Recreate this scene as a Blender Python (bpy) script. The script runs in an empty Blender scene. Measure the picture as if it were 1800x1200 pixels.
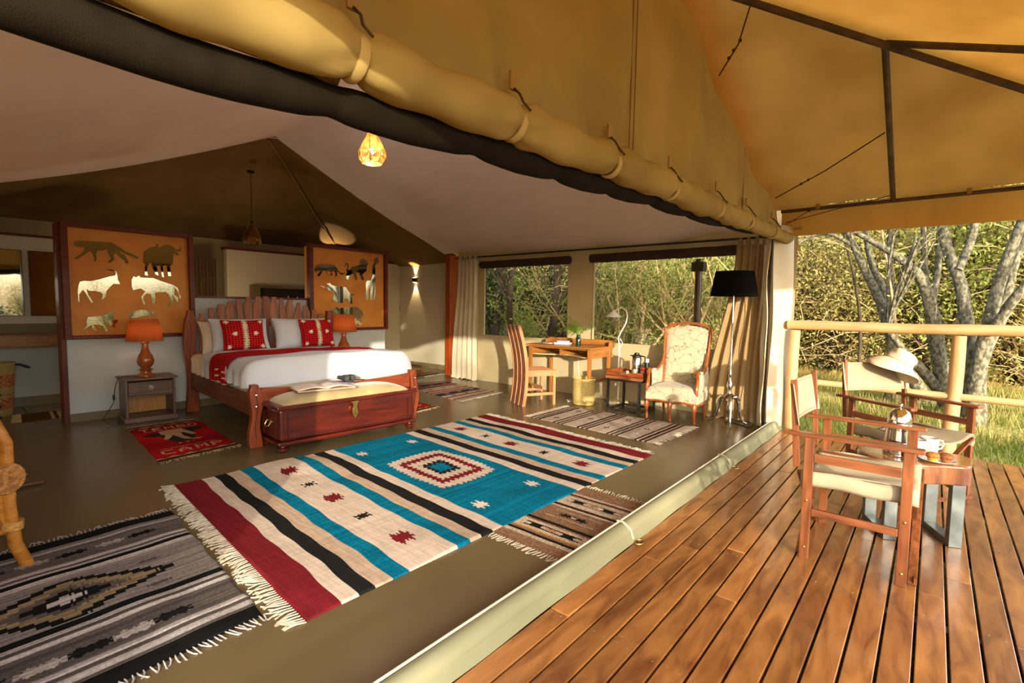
import bpy, math, random
import numpy as np
from mathutils import Vector, Matrix
random.seed(7)
PI = math.pi
SC = bpy.context.scene
COL = SC.collection

# ------------------------------------------------------------------ camera
F_PX = 876.0
P_, R_, A_ = math.radians(4.0), math.radians(0.82), math.radians(40.2)
h = Vector((math.cos(A_), math.sin(A_), 0)); r0 = Vector((math.sin(A_), -math.cos(A_), 0)); u0 = Vector((0, 0, 1))
fw = math.cos(P_)*h - math.sin(P_)*u0; up0 = math.sin(P_)*h + math.cos(P_)*u0
rt = math.cos(R_)*r0 + math.sin(R_)*up0; up = -math.sin(R_)*r0 + math.cos(R_)*up0
cd = bpy.data.cameras.new('camera'); cam = bpy.data.objects.new('camera', cd); COL.objects.link(cam)
cam.matrix_world = Matrix(((rt.x, up.x, -fw.x, 0), (rt.y, up.y, -fw.y, 0), (rt.z, up.z, -fw.z, 1.25), (0, 0, 0, 1)))
cd.sensor_fit = 'HORIZONTAL'; cd.sensor_width = 36; cd.lens = F_PX/1800*36; cd.clip_start = 0.05; cd.clip_end = 400
SC.camera = cam

# ------------------------------------------------------------------ light
SUN_AZ, SUN_EL = math.radians(48.5), math.radians(8.5)
w = bpy.data.worlds.new('world'); SC.world = w; w.use_nodes = True
nt = w.node_tree; nt.nodes.clear()
sky = nt.nodes.new('ShaderNodeTexSky'); sky.sky_type = 'NISHITA'; sky.sun_disc = False
sky.sun_elevation = math.radians(22); sky.sun_rotation = math.radians(221.5); sky.air_density = 1.0; sky.dust_density = 2.5
bg = nt.nodes.new('ShaderNodeBackground'); bg.inputs[1].default_value = 0.62
ow = nt.nodes.new('ShaderNodeOutputWorld')
nt.links.new(sky.outputs[0], bg.inputs[0]); nt.links.new(bg.outputs[0], ow.inputs[0])

def light(name, kind, loc, energy, color, direction=None, **kw):
    l = bpy.data.lights.new(name, kind); l.energy = energy; l.color = color
    for k, v in kw.items(): setattr(l, k, v)
    o = bpy.data.objects.new(name, l); COL.objects.link(o); o.location = loc
    if direction is not None: o.rotation_euler = Vector(direction).to_track_quat('-Z', 'Y').to_euler()
    return o
sd = Vector((math.cos(SUN_EL)*math.cos(SUN_AZ), math.cos(SUN_EL)*math.sin(SUN_AZ), -math.sin(SUN_EL)))
light('sun', 'SUN', (-10, -12, 6), 7.2, (1.0, 0.88, 0.70), sd, angle=math.radians(0.7))
# added area lights, soft fill in place of daylight under the verandah
light('fill_under_eave_left', 'AREA', (-0.9, -2.9, 2.2), 92, (0.92, 0.97, 1.0), (0.30, 1, -0.02), shape='RECTANGLE', size=2.8, size_y=2.0)
light('fill_under_eave_right', 'AREA', (6.9, -2.4, 2.0), 88, (0.95, 0.97, 1.0), (-0.55, 1, -0.10), shape='RECTANGLE', size=2.8, size_y=2.0)
vs = SC.view_settings
SC.display_settings.display_device = 'sRGB'
vs.view_transform = 'Standard'; vs.look = 'None'; vs.gamma = 1.0; vs.exposure = 0.1; vs.use_curve_mapping = False
try:
    cy = SC.cycles
    cy.max_bounces = 8; cy.diffuse_bounces = 4; cy.glossy_bounces = 4; cy.transmission_bounces = 6; cy.transparent_max_bounces = 12
    cy.sample_clamp_indirect = 6.0; cy.use_denoising = True; cy.caustics_reflective = False; cy.caustics_refractive = False
except Exception: pass

# ------------------------------------------------------------------ materials
def lin(c):
    return tuple((x/12.92 if x <= 0.04045 else ((x+0.055)/1.055)**2.4) for x in c)
def S(r, g, b): return lin((r/255, g/255, b/255))
_M = {}
def mat(name, c1, c2=None, rough=0.6, metal=0.0, scale=(1, 1, 1), nscale=4.0, detail=4.0, bump=0.0, bscale=None, trans=0.0,
        coat=0.0, sheen=0.0, spec=0.5, emit=None, estr=0.0, lo=0.35, hi=0.65, attr=None, dist=0.0, rvar=0.0, bdist=0.01, cell=0.0):
    """procedural surface: two colours mixed by stretched noise, optional fine bump, optional cloth translucency"""
    if name in _M: return _M[name]
    m = bpy.data.materials.new(name); m.use_nodes = True; t = m.node_tree; N = t.nodes; L = t.links
    N.clear(); out = N.new('ShaderNodeOutputMaterial'); p = N.new('ShaderNodeBsdfPrincipled')
    p.inputs['Roughness'].default_value = rough; p.inputs['Metallic'].default_value = metal
    p.inputs['Specular IOR Level'].default_value = spec; p.inputs['Coat Weight'].default_value = coat; p.inputs['Coat Roughness'].default_value = 0.12
    p.inputs['Sheen Weight'].default_value = sheen
    tc = N.new('ShaderNodeTexCoord'); mp = N.new('ShaderNodeMapping'); mp.inputs['Scale'].default_value = scale
    L.new(tc.outputs['Object'], mp.inputs[0])
    if cell:
        oi0 = N.new('ShaderNodeObjectInfo'); ml = N.new('ShaderNodeMath'); ml.operation = 'MULTIPLY'; ml.inputs[1].default_value = 37.0
        L.new(oi0.outputs['Random'], ml.inputs[0]); L.new(ml.outputs[0], mp.inputs['Location'])
    nz = N.new('ShaderNodeTexNoise'); nz.inputs['Scale'].default_value = nscale; nz.inputs['Detail'].default_value = detail
    nz.inputs['Distortion'].default_value = dist; L.new(mp.outputs[0], nz.inputs['Vector'])
    rp = N.new('ShaderNodeMapRange'); rp.inputs['From Min'].default_value = lo; rp.inputs['From Max'].default_value = hi
    L.new(nz.outputs['Fac'], rp.inputs['Value'])
    mx = N.new('ShaderNodeMix'); mx.data_type = 'RGBA'
    L.new(rp.outputs[0], mx.inputs['Factor']); c2 = c2 or c1
    if attr:
        at = N.new('ShaderNodeAttribute'); at.attribute_name = attr
        mul = N.new('ShaderNodeMix'); mul.data_type = 'RGBA'; mul.blend_type = 'MULTIPLY'; mul.inputs['Factor'].default_value = 1
        mx.inputs['A'].default_value = (*c1, 1); mx.inputs['B'].default_value = (*c2, 1)
        L.new(at.outputs['Color'], mul.inputs['A']); L.new(mx.outputs['Result'], mul.inputs['B']); colout = mul.outputs['Result']
    else:
        mx.inputs['A'].default_value = (*c1, 1); mx.inputs['B'].default_value = (*c2, 1); colout = mx.outputs['Result']
    if cell:
        oi = N.new('ShaderNodeObjectInfo'); mr = N.new('ShaderNodeMapRange'); mr.inputs['To Min'].default_value = 1-cell; mr.inputs['To Max'].default_value = 1+cell
        L.new(oi.outputs['Random'], mr.inputs['Value']); hs = N.new('ShaderNodeHueSaturation'); L.new(mr.outputs[0], hs.inputs['Value']); L.new(colout, hs.inputs['Color']); colout = hs.outputs[0]
    L.new(colout, p.inputs['Base Color'])
    if rvar:
        rr = N.new('ShaderNodeMapRange'); rr.inputs['To Min'].default_value = max(0.02, rough-rvar); rr.inputs['To Max'].default_value = rough+rvar
        L.new(nz.outputs['Fac'], rr.inputs['Value']); L.new(rr.outputs[0], p.inputs['Roughness'])
    if bump:
        n2 = N.new('ShaderNodeTexNoise'); n2.inputs['Scale'].default_value = bscale or nscale*3; n2.inputs['Detail'].default_value = 3
        L.new(mp.outputs[0], n2.inputs['Vector']); b = N.new('ShaderNodeBump'); b.inputs['Strength'].default_value = bump; b.inputs['Distance'].default_value = bdist
        L.new(n2.outputs['Fac'], b.inputs['Height']); L.new(b.outputs[0], p.inputs['Normal'])
    if emit:
        p.inputs['Emission Color'].default_value = (*emit, 1); p.inputs['Emission Strength'].default_value = estr
    if trans:
        tr = N.new('ShaderNodeBsdfTranslucent'); L.new(colout, tr.inputs['Color']); ms = N.new('ShaderNodeMixShader'); ms.inputs[0].default_value = trans
        L.new(p.outputs[0], ms.inputs[1]); L.new(tr.outputs[0], ms.inputs[2]); L.new(ms.outputs[0], out.inputs[0])
    else: L.new(p.outputs[0], out.inputs[0])
    _M[name] = m; return m

def wood(name, a, b, axis='z', rough=0.4, coat=0.3, f=9, cell=0.0):
    s = {'x': (0.12, 1, 1), 'y': (1, 0.12, 1), 'z': (1, 1, 0.12)}[axis]
    return mat('%s_%s' % (name, axis), a, b, rough=rough, scale=s, nscale=f*3, detail=5, bump=0.15, bscale=f*7, coat=coat, dist=0.6, spec=0.3, rvar=0.1, bdist=0.002, lo=0.3, hi=0.7, cell=cell)
KHAKI = mat('khaki_canvas', S(180, 156, 92), S(160, 138, 76), rough=0.85, nscale=1.6, bump=0.12, bscale=260, trans=0.32, spec=0.15, bdist=0.002)
KHAKI_ROOF = mat('khaki_roof_canvas', S(190, 138, 58), S(166, 116, 44), rough=0.85, nscale=1.1, detail=6, bump=0.12, bscale=200, trans=0.34, spec=0.15, bdist=0.002, scale=(1.6, 1.6, 0.4))
DARKMESH = mat('dark_mesh_cloth', S(24, 18, 10), S(30, 24, 14), rough=0.95, nscale=12, bump=0.3, bscale=400, spec=0.1)
LINING = mat('pink_beige_lining', S(240, 230, 232), S(234, 222, 222), rough=0.9, nscale=1.3, bump=0.25, bscale=5, spec=0.1, trans=0.08, bdist=0.03, scale=(2.2, 0.8, 1))
BROWNCANVAS = mat('brown_canvas', S(140, 110, 68), S(122, 94, 56), rough=0.9, nscale=1.4, bump=0.2, bscale=3, spec=0.1, bdist=0.05)
WALLCANVAS = mat('beige_wall_canvas', S(196, 180, 142), S(182, 166, 128), rough=0.85, nscale=2.0, bump=0.2, bscale=6, spec=0.15, trans=0.12, bdist=0.03)
SILLCANVAS = mat('pale_green_canvas', S(142, 140, 108), S(126, 124, 94), rough=0.7, nscale=3, bump=0.25, bscale=14, scale=(0.3, 1, 1), spec=0.2)
PLASTER = mat('white_plaster', S(208, 212, 210), S(198, 202, 200), rough=0.8, nscale=2.5, bump=0.2, bscale=9, spec=0.2)
PLASTER2 = mat('warm_grey_plaster', S(206, 196, 170), S(196, 186, 158), rough=0.8, nscale=1.2, bump=0.1, bscale=9, spec=0.2, scale=(1, 1, 0.5))
FLOOR = mat('polished_olive_screed', S(114, 98, 68), S(92, 78, 52), rough=0.27, nscale=0.8, detail=2, spec=0.5, rvar=0.05, scale=(1, 0.5, 1), lo=0.2, hi=0.8)
TILE = mat('olive_tile', S(132, 118, 82), S(114, 100, 68), rough=0.35, nscale=2, spec=0.5, cell=0.1)
MIRROR = mat('mirror_glass', (0.42, 0.42, 0.39), rough=0.02, metal=1.0)
CHROME = mat('polished_steel', (0.72, 0.72, 0.70), rough=0.12, metal=1.0, rvar=0.05)
SILVER = mat('aged_silver', (0.70, 0.68, 0.62), (0.5, 0.48, 0.42), rough=0.22, metal=1.0, nscale=14, bump=0.1, bscale=40)
BRASS = mat('brass', S(226, 196, 110), S(200, 168, 84), rough=0.25, metal=1.0, nscale=20)
BLACKMETAL = mat('dark_steel_frame', S(52, 54, 50), S(70, 70, 62), rough=0.4, metal=0.7, nscale=20)
GREYSTEEL = mat('grey_brushed_steel', S(128, 136, 134), S(108, 116, 116), rough=0.38, metal=0.75, nscale=12, rvar=0.1)
PIPE = mat('weathered_steel_pipe', S(88, 70, 46), S(60, 46, 30), rough=0.6, metal=0.3, nscale=9, bump=0.2)
ROPE = mat('dark_rope', S(46, 32, 20), S(70, 50, 30), rough=0.9, nscale=60)
BLACK = mat('black_plastic', S(22, 20, 18), rough=0.4)
BLACKSHADE = mat('black_lamp_cloth', S(9, 8, 7), S(13, 11, 9), rough=0.95, nscale=60, spec=0.05)
WHITE = mat('white_enamel', S(236, 232, 222), rough=0.3)
WHITECLOTH = mat('white_bed_linen', S(206, 210, 220), S(198, 202, 212), rough=0.85, nscale=2, bump=0.25, bscale=5, spec=0.15, bdist=0.02)
CREAMCLOTH = mat('cream_bed_linen', S(220, 206, 186), S(208, 194, 172), rough=0.85, nscale=2, bump=0.3, bscale=9, spec=0.15, bdist=0.02)
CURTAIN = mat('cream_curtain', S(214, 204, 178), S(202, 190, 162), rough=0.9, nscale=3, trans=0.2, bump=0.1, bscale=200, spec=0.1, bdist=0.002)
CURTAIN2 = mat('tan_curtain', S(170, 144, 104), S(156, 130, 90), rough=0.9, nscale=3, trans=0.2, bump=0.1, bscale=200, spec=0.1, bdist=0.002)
CURTAIN3 = mat('brown_shower_curtain', S(120, 96, 66), S(108, 86, 58), rough=0.9, nscale=3, spec=0.1)
RW = (S(150, 62, 30), S(112, 36, 18))      # red polished wood
BEDW = (S(154, 74, 34), S(106, 42, 18))
SLATW = (S(170, 112, 84), S(136, 80, 58))
PALEW = (S(206, 148, 102), S(178, 116, 76))
CHESTW = (S(94, 30, 14), S(54, 14, 7))
GREYW = (S(128, 104, 92), S(100, 78, 68))
DESKW = (S(168, 112, 52), S(136, 82, 34))
def redw(a): return wood('red_brown_polished_wood', *RW, axis=a, rough=0.3, coat=0.4)
def bedw(a): return wood('bed_hardwood', *BEDW, axis=a, rough=0.45, coat=0.1)
def palew(a): return wood('pale_hardwood', *PALEW, axis=a, rough=0.5, coat=0.1)
def chestw(a): return wood('mahogany', *CHESTW, axis=a, rough=0.32, coat=0.3)
def greyw(a): return wood('grey_brown_wood', *GREYW, axis=a, rough=0.5, coat=0.1)
def deskw(a): return wood('honey_wood', *DESKW, axis=a, rough=0.4, coat=0.2)
DARKFRAME = wood('dark_red_frame_wood', S(112, 40, 18), S(84, 26, 12), axis='x', rough=0.45, coat=0.08)
DARKFRAMEZ = wood('dark_red_frame_wood', S(112, 40, 18), S(84, 26, 12), axis='z', rough=0.45, coat=0.08)

# ------------------------------------------------------------------ mesh helpers
class MB:
    def __init__(s): s.v = []; s.f = []
    def add(s, vs_, fs):
        o = len(s.v); s.v += [tuple(v) for v in vs_]; s.f += [tuple(i+o for i in f) for f in fs]; return s
    def box(s, c, d, rz=0.0):
        x, y, z = d[0]/2, d[1]/2, d[2]/2; cs, sn = math.cos(rz), math.sin(rz)
        vv = []
        for sx, sy, sz in ((-1,-1,-1),(1,-1,-1),(1,1,-1),(-1,1,-1),(-1,-1,1),(1,-1,1),(1,1,1),(-1,1,1)):
            a, b = sx*x, sy*y; vv.append((c[0]+a*cs-b*sn, c[1]+a*sn+b*cs, c[2]+sz*z))
        return s.add(vv, [(0,3,2,1),(4,5,6,7),(0,1,5,4),(1,2,6,5),(2,3,7,6),(3,0,4,7)])
    def span(s, a, b): return s.box(((a[0]+b[0])/2, (a[1]+b[1])/2, (a[2]+b[2])/2), (abs(b[0]-a[0]), abs(b[1]-a[1]), abs(b[2]-a[2])))
    def beam(s, p, q, w_, t, side=(0, 0, 1)):
        p, q = Vector(p), Vector(q); d = (q-p).normalized(); sd_ = Vector(side)
        if abs(d.dot(sd_)) > 0.95: sd_ = Vector((0, 1, 0))
        a = d.cross(sd_).normalized(); b = a.cross(d).normalized(); vv = []
        for e in (p, q):
            for i, j in ((-1,-1),(1,-1),(1,1),(-1,1)): vv.append(e + a*(i*w_/2) + b*(j*t/2))
        return s.add(vv, [(0,3,2,1),(4,5,6,7),(0,1,5,4),(1,2,6,5),(2,3,7,6),(3,0,4,7)])
    def tube(s, pts, r, seg=8, caps=True, flat=1.0):
        pts = [Vector(p) for p in pts]; n = len(pts); rs = r if isinstance(r, (list, tuple)) else [r]*n
        t0 = (pts[1]-pts[0]).normalized(); ref = Vector((0, 0, 1)) if abs(t0.z) < 0.9 else Vector((1, 0, 0))
        a = t0.cross(ref).normalized(); vv = []; ff = []
        for i, p in enumerate(pts):
            t = (pts[min(i+1, n-1)]-pts[max(i-1, 0)])
            if t.length < 1e-9: t = t0
            t = t.normalized(); a = (a - t*a.dot(t)); a = a.normalized() if a.length > 1e-6 else t.orthogonal().normalized(); b = t.cross(a)
            for k in range(seg):
                g = 2*PI*k/seg; vv.append(p + a*(math.cos(g)*rs[i]) + b*(math.sin(g)*rs[i]*flat))
        for i in range(n-1):
            for k in range(seg):
                k2 = (k+1) % seg; ff.append((i*seg+k, i*seg+k2, (i+1)*seg+k2, (i+1)*seg+k))
        if caps: ff.append(tuple(range(seg))[::-1]); ff.append(tuple((n-1)*seg+k for k in range(seg)))
        return s.add(vv, ff)
    def lathe(s, prof, c=(0, 0, 0), seg=24, sx=1.0, sy=1.0, cap=True):
        vv = []; ff = []; n = len(prof)
        for r, z in prof:
            for k in range(seg):
                g = 2*PI*k/seg; vv.append((c[0]+r*math.cos(g)*sx, c[1]+r*math.sin(g)*sy, c[2]+z))
        for i in range(n-1):
            for k in range(seg):
                k2 = (k+1) % seg; ff.append((i*seg+k, i*seg+k2, (i+1)*seg+k2, (i+1)*seg+k))
        if cap: ff.append(tuple(range(seg))[::-1]); ff.append(tuple((n-1)*seg+k for k in range(seg)))
        return s.add(vv, ff)
    def prism(s, poly, d0, d1, plane='xz'):
        f3 = {'xz': lambda a, b, d: (a, d, b), 'yz': lambda a, b, d: (d, a, b), 'xy': lambda a, b, d: (a, b, d)}[plane]
        n = len(poly); vv = [f3(a, b, d0) for a, b in poly]+[f3(a, b, d1) for a, b in poly]
        ff = [tuple(range(n)), tuple(range(2*n-1, n-1, -1))]+[(i, (i+1) % n + 0, (i+1) % n+n, i+n) for i in range(n)]
        return s.add(vv, ff)
    def grid(s, fn, nu, nv, cu=False):
        vv = [fn(i/nu, j/nv) for i in range(nu+1) for j in range(nv+1)]
        ff = [(i*(nv+1)+j, (i+1)*(nv+1)+j, (i+1)*(nv+1)+j+1, i*(nv+1)+j+1) for i in range(nu) for j in range(nv)]
        return s.add(vv, ff)
    def ball(s, c, r, seg=16, rings=10, sc=(1, 1, 1)):
        prof = [(max(1e-4, math.sin(PI*i/rings))*r, -math.cos(PI*i/rings)*r) for i in range(rings+1)]
        o = len(s.v); s.lathe(prof, (0, 0, 0), seg)
        for i in range(o, len(s.v)):
            x, y, z = s.v[i]; s.v[i] = (x*sc[0]+c[0], y*sc[1]+c[1], z*sc[2]+c[2])
        return s
    def build(s, name, m, parent=None, smooth=False, bevel=0.0, sub=0, solid=0.0, noise=0.0):
        me = bpy.data.meshes.new(name); me.from_pydata(s.v, [], s.f); me.validate(verbose=False)
        import bmesh
        if len(s.f) < 60000:
            b = bmesh.new(); b.from_mesh(me); bmesh.ops.recalc_face_normals(b, faces=b.faces); b.to_mesh(me); b.free()
        if smooth:
            me.polygons.foreach_set('use_smooth', [True]*len(me.polygons))
        me.materials.append(m); o = bpy.data.objects.new(name, me); COL.objects.link(o)
        if parent is not None: o.parent = parent
        if bevel:
            md = o.modifiers.new('bevel', 'BEVEL'); md.width = bevel; md.segments = 2; md.limit_method = 'ANGLE'; md.angle_limit = math.radians(35)
        if solid:
            md = o.modifiers.new('solid', 'SOLIDIFY'); md.thickness = solid; md.offset = 0
        if sub:
            md = o.modifiers.new('sub', 'SUBSURF'); md.levels = sub; md.render_levels = sub
        if smooth and not sub:
            try: me.set_sharp_from_angle(angle=math.radians(42))
            except Exception: pass
        return o
def tag(o, label=None, cat=None, group=None, kind=None):
    if label: o['label'] = label
    if cat: o['category'] = cat
    if group: o['group'] = group
    if kind: o['kind'] = kind
    return o
def thing(name, label, cat, loc=(0, 0, 0), rz=0.0, group=None, kind=None):
    o = bpy.data.objects.new(name, None); o.empty_display_size = 0.1; COL.objects.link(o); o.location = loc; o.rotation_euler = (0, 0, rz)
    return tag(o, label, cat, group, kind)
def copy_tree(o, parent=None):
    c = o.copy(); COL.objects.link(c)
    if parent is not None: c.parent = parent
    for ch in list(o.children):
        if ch.name in ORIG: copy_tree(ch, c)
    return c
ORIG = set()
def dup(o, loc, rz, label=None, scale=None):
    def mark(x):
        ORIG.add(x.name)
        for k in x.children: mark(k)
    ORIG.clear(); mark(o)
    c = copy_tree(o); c.location = loc; c.rotation_euler = (0, 0, rz)
    if label: c['label'] = label
    if scale: c.scale = (scale,)*3
    return c
def struct(name, mb, m, parent=None, **k):
    o = mb.build(name, m, parent, **k)
    if parent is None: o['kind'] = 'structure'
    return o
def sm(t): t = max(0, min(1, t)); return t*t*(3-2*t)
# ================================================================== SETTING
# ground
def ground_z(x, y):
    return -0.09 + 0.05*math.sin(x*0.7+y*0.4) * min(1, max(0, (x-6)/3)) + max(0, x-13)*0.02
mb = MB()
def gfn(u, v):
    x = -26+u*70; y = -26+v*62
    z = ground_z(x, y)
    if -3.5 < x < 7.2 and -4.2 < y < 11: z = -0.75 if (x < 5.6 and y > -2.4) else -0.09
    return (x, y, z)
mb.grid(gfn, 140, 124)
GROUND = mat('dry_grassy_ground', S(150, 138, 72), S(196, 176, 104), rough=0.95, nscale=3, detail=8, bump=0.9, bscale=22, spec=0.05, bdist=0.06)
struct('ground', mb, GROUND)
# floor of the tent
struct('floor', MB().span((-1.0, 1.22, -0.10), (6.30, 6.86, 0)), FLOOR)
# tiled bathroom floor: single tiles
bf = MB().span((-1.0, 6.87, -0.12), (6.9, 10.0, -0.012)); bfo = struct('floor_bathroom', bf, mat('grout', S(120, 106, 74), rough=0.8))
tmesh = None
for i in range(12):
    for j in range(5):
        if i*0.6-0.6 > 6.6: continue
        if tmesh is None:
            o = MB().box((0, 0, -0.006), (0.592, 0.592, 0.012)).build('floor_tile', TILE, bfo, bevel=0.002); tmesh = o
        else: o = tmesh.copy(); COL.objects.link(o)
        o.location = (-0.3+i*0.6+0.1, 7.17+j*0.6, 0)
        o.parent = bfo
# deck of single planks
deck = thing('deck', 'red-brown polished hardwood plank deck of the verandah in front of the tent', 'deck'); deck['kind'] = 'structure'; del deck['category']
PLANK = []
def plank_mat():
    m = mat('deck_hardwood', S(172, 116, 60), S(104, 58, 26), rough=0.33, scale=(0.8, 3.2, 1), nscale=4.5, detail=8, bump=0.2, bscale=24, coat=0.35, dist=0.9, rvar=0.12, cell=0.22, lo=0.30, hi=0.72, bdist=0.003)
    return m
PM = plank_mat(); rnd = random.Random(3)
pitch = 0.0975
for k in range(38):
    y1 = 1.155-k*pitch; y0 = y1-pitch+0.009
    cuts = [-2.6]; x = rnd.uniform(-1.6, 0.6)
    while x < 5.2: cuts.append(x); x += rnd.uniform(1.9, 3.4)
    cuts.append(5.78+rnd.uniform(-0.012, 0.012))
    for a, b in zip(cuts[:-1], cuts[1:]):
        if b-a < 0.15: continue
        L_ = b-a-0.003
        o = MB().box((0, 0, -0.014), (L_, y1-y0, 0.028)).build('plank', PM, deck, bevel=0.003)
        o.location = ((a+b)/2, (y0+y1)/2, rnd.uniform(-0.0015, 0.001))
for i in range(9):
    MB().span((-2.4+i*1.0, -2.55, -0.13), (-2.35+i*1.0, 1.15, -0.0295)).build('joist', wood('joist_wood', S(90, 60, 34), S(70, 44, 24), 'y'), deck)
# screws: pairs of heads along joists
scr = MB()
for i in range(9):
    for k in range(38):
        for dy in (0.022, 0.068):
            x, y = -2.375+i*1.0+rnd.uniform(-.006, .006), 1.155-k*pitch-dy
            scr.lathe([(0.0035, 0), (0.0035, 0.0008), (0.001, 0.001)], (x, y, 0), 6)
so = scr.build('screw_heads', mat('screw_zinc', (0.5, 0.48, 0.44), rough=0.4, metal=0.9), deck); so['kind'] = 'stuff'

# threshold: rolled canvas edge between floor and deck
def sag_tube(x0, x1, y, r, zf, n=60, seg=14, wob=0.0, ph=0, crumple=None):
    pts = []; rs = []
    for i in range(n+1):
        t = i/n; x = x0+(x1-x0)*t
        pts.append((x, y+wob*math.sin(x*3+ph), zf(x))); rs.append(r(x) if callable(r) else r)
    m_ = MB().tube(pts, rs, seg)
    if crumple:
        for i in range(n+1):
            for k in range(seg):
                g = 2*PI*k/seg; x = pts[i][0]; d = crumple(x)
                f = 1+0.035*math.sin(2*g+x*7)+0.03*math.sin(3*g-x*13+1)+0.025*math.sin(g*2+x*23)+0.10*math.exp(-(d/0.10)**2)*math.sin(g*6+2*math.sin(x*9))*min(1, d*20)
                c = pts[i]; v = m_.v[i*seg+k]; m_.v[i*seg+k] = tuple(c[q]+(v[q]-c[q])*f for q in range(3))
    return m_
sill = thing('threshold_canvas_roll', 'pale green canvas roll along the floor between the tent and the deck', 'canvas edge')
sag_tube(-0.6, 5.8, 1.235, 0.046, lambda x: 0.035+0.002*math.sin(x*5), n=80).build('roll', SILLCANVAS, sill, smooth=True)
MB().grid(lambda u, v: (-0.6+6.45*u, 1.205-v*0.05, 0.045-0.043*v+0.003*math.sin(u*60)), 90, 3).build('skirt_flap', SILLCANVAS, sill, smooth=True)
MB().tube([(-0.6+i*0.1, 1.262, 0.078) for i in range(64)], 0.005, 6).build('edge_piping', mat('cream_piping', S(222, 206, 176), rough=0.7), sill, smooth=True)
for x in (2.42, 4.1):
    MB().tube([(x, 1.27, 0.085), (x, 1.235, 0.088), (x, 1.19, 0.06), (x, 1.17, 0.012)], 0.006, 6).build('tie_strap', CURTAIN, sill)
    MB().tube([(x+0.03*math.cos(g), 1.135+0.022*math.sin(g), 0.006) for g in [2*PI*i/16 for i in range(17)]], 0.0035, 6).build('ring', BRASS, sill)

# ---------------- walls
# window wall (canvas) at X = 6.05 with two openings
WX = 6.05
def zl(y): # lower edge of the lining along the window wall
    return 2.14-0.10*math.exp(-((y-2.75)/0.55)**2)+0.035*math.cos((y-6.4)*1.45)
ww = MB()
def wallq(y0, y1, z0, z1):
    def fn(u, v):
        y = y0+(y1-y0)*u; z = z0+(z1-z0)*v
        return (WX+0.012*math.sin(y*5+z*3)+0.008*math.sin(y*13+z*7)*(1 if z < 0.75 else .4), y, z)
    ww.grid(fn, max(2, int((y1-y0)/0.08)), max(2, int((z1-z0)/0.1)))
wallq(1.15, 6.36, 0.0, 0.76); wallq(1.15, 6.36, 1.99, 2.55); wallq(1.15, 1.75, 0.76, 1.99); wallq(3.63, 4.05, 0.76, 1.99); wallq(5.72, 6.36, 0.76, 1.99)
struct('wall_window', ww, WALLCANVAS, smooth=True)
GL = bpy.data.materials.new('clear_window_sheet'); GL.use_nodes = True
_t = GL.node_tree; _t.nodes.clear(); _o = _t.nodes.new('ShaderNodeOutputMaterial'); _tr = _t.nodes.new('ShaderNodeBsdfTransparent'); _tr.inputs[0].default_value = (0.9, 0.9, 0.88, 1)
_g = _t.nodes.new('ShaderNodeBsdfGlossy'); _g.inputs['Roughness'].default_value = 0.08; _m = _t.nodes.new('ShaderNodeMixShader'); _m.inputs[0].default_value = 0.05
_t.links.new(_tr.outputs[0], _m.inputs[1]); _t.links.new(_g.outputs[0], _m.inputs[2]); _t.links.new(_m.outputs[0], _o.inputs[0])
for n_, (a, b) in enumerate(((4.05, 5.72), (1.75, 3.63))):
    wd = thing('window_%d' % (n_+1), None, None); wd['kind'] = 'structure'
    MB().grid(lambda u, v: (WX+0.02+0.004*math.sin(u*9), a+(b-a)*u, 0.75+1.25*v), 10, 8).build('pane', GL, wd)
    MB().tube([(WX-0.05, a-0.03+(b-a+0.06)*i/20, 1.925+0.002*math.sin(i*1.7)) for i in range(21)], 0.066, 12, flat=0.9).build('rolled_blind', mat('dark_brown_blind', S(44, 26, 16), S(58, 36, 22), rough=0.9, nscale=8), wd, smooth=True)
    for y in (a, b): MB().beam((WX-0.005, y, 0.76), (WX-0.005, y, 1.95), 0.035, 0.012, (0, 1, 0)).build('window_trim', WALLCANVAS, wd)
    MB().beam((WX-0.005, a, 0.76), (WX-0.005, b, 0.76), 0.012, 0.04).build('window_trim', WALLCANVAS, wd)
MB_ = MB().tube([(WX-0.04, 1.3, 2.05), (WX-0.04, 4.0, 2.06), (WX-0.04, 6.4, 2.065)], 0.012, 8)
o = MB_.build('curtain_rod', BLACK); tag(o, 'thin dark curtain rod along the top of the canvas window wall', 'curtain rod')
# west wall outside the picture
wm = MB()
for (y0, y1, z0, z1) in ((1.25, 10.0, 0, 2.35),):
    wm.grid(lambda u, v: (-0.98, y0+(y1-y0)*u, z0+(z1-z0)*v), 4, 2)
struct('wall_west', wm, WALLCANVAS)
# bedhead wall at Y = 6.7
Y0 = 6.70
struct('wall_bedhead_left', MB().span((0.93, Y0, 0), (2.08, Y0+0.14, 0.865)), PLASTER, bevel=0.006)
struct('wall_bedhead_middle', MB().span((2.085, Y0+0.02, 0), (3.515, Y0+0.14, 1.30)), PLASTER)
struct('trim_1', MB().span((2.085, Y0-0.01, 1.30), (3.515, Y0+0.17, 1.325)), DARKFRAME)
struct('wall_bedhead_right', MB().span((3.52, Y0, 0), (4.775, Y0+0.14, 0.865)), PLASTER, bevel=0.006)
struct('baseboard_bedhead', MB().span((0.93, Y0-0.012, 0), (4.775, Y0-0.001, 0.085)), mat('skirting_screed', S(120, 104, 72), rough=0.5))
struct('trim_2', MB().span((0.885, Y0-0.03, 0), (0.928, Y0+0.16, 2.02)), DARKFRAMEZ, bevel=0.004)
struct('door_post', MB().span((6.08, 6.60, 0), (6.44, 6.72, 2.14)), wood('orange_red_post_wood', S(176, 78, 26), S(130, 46, 14), 'z', rough=0.3, coat=0.5), bevel=0.005)
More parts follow.
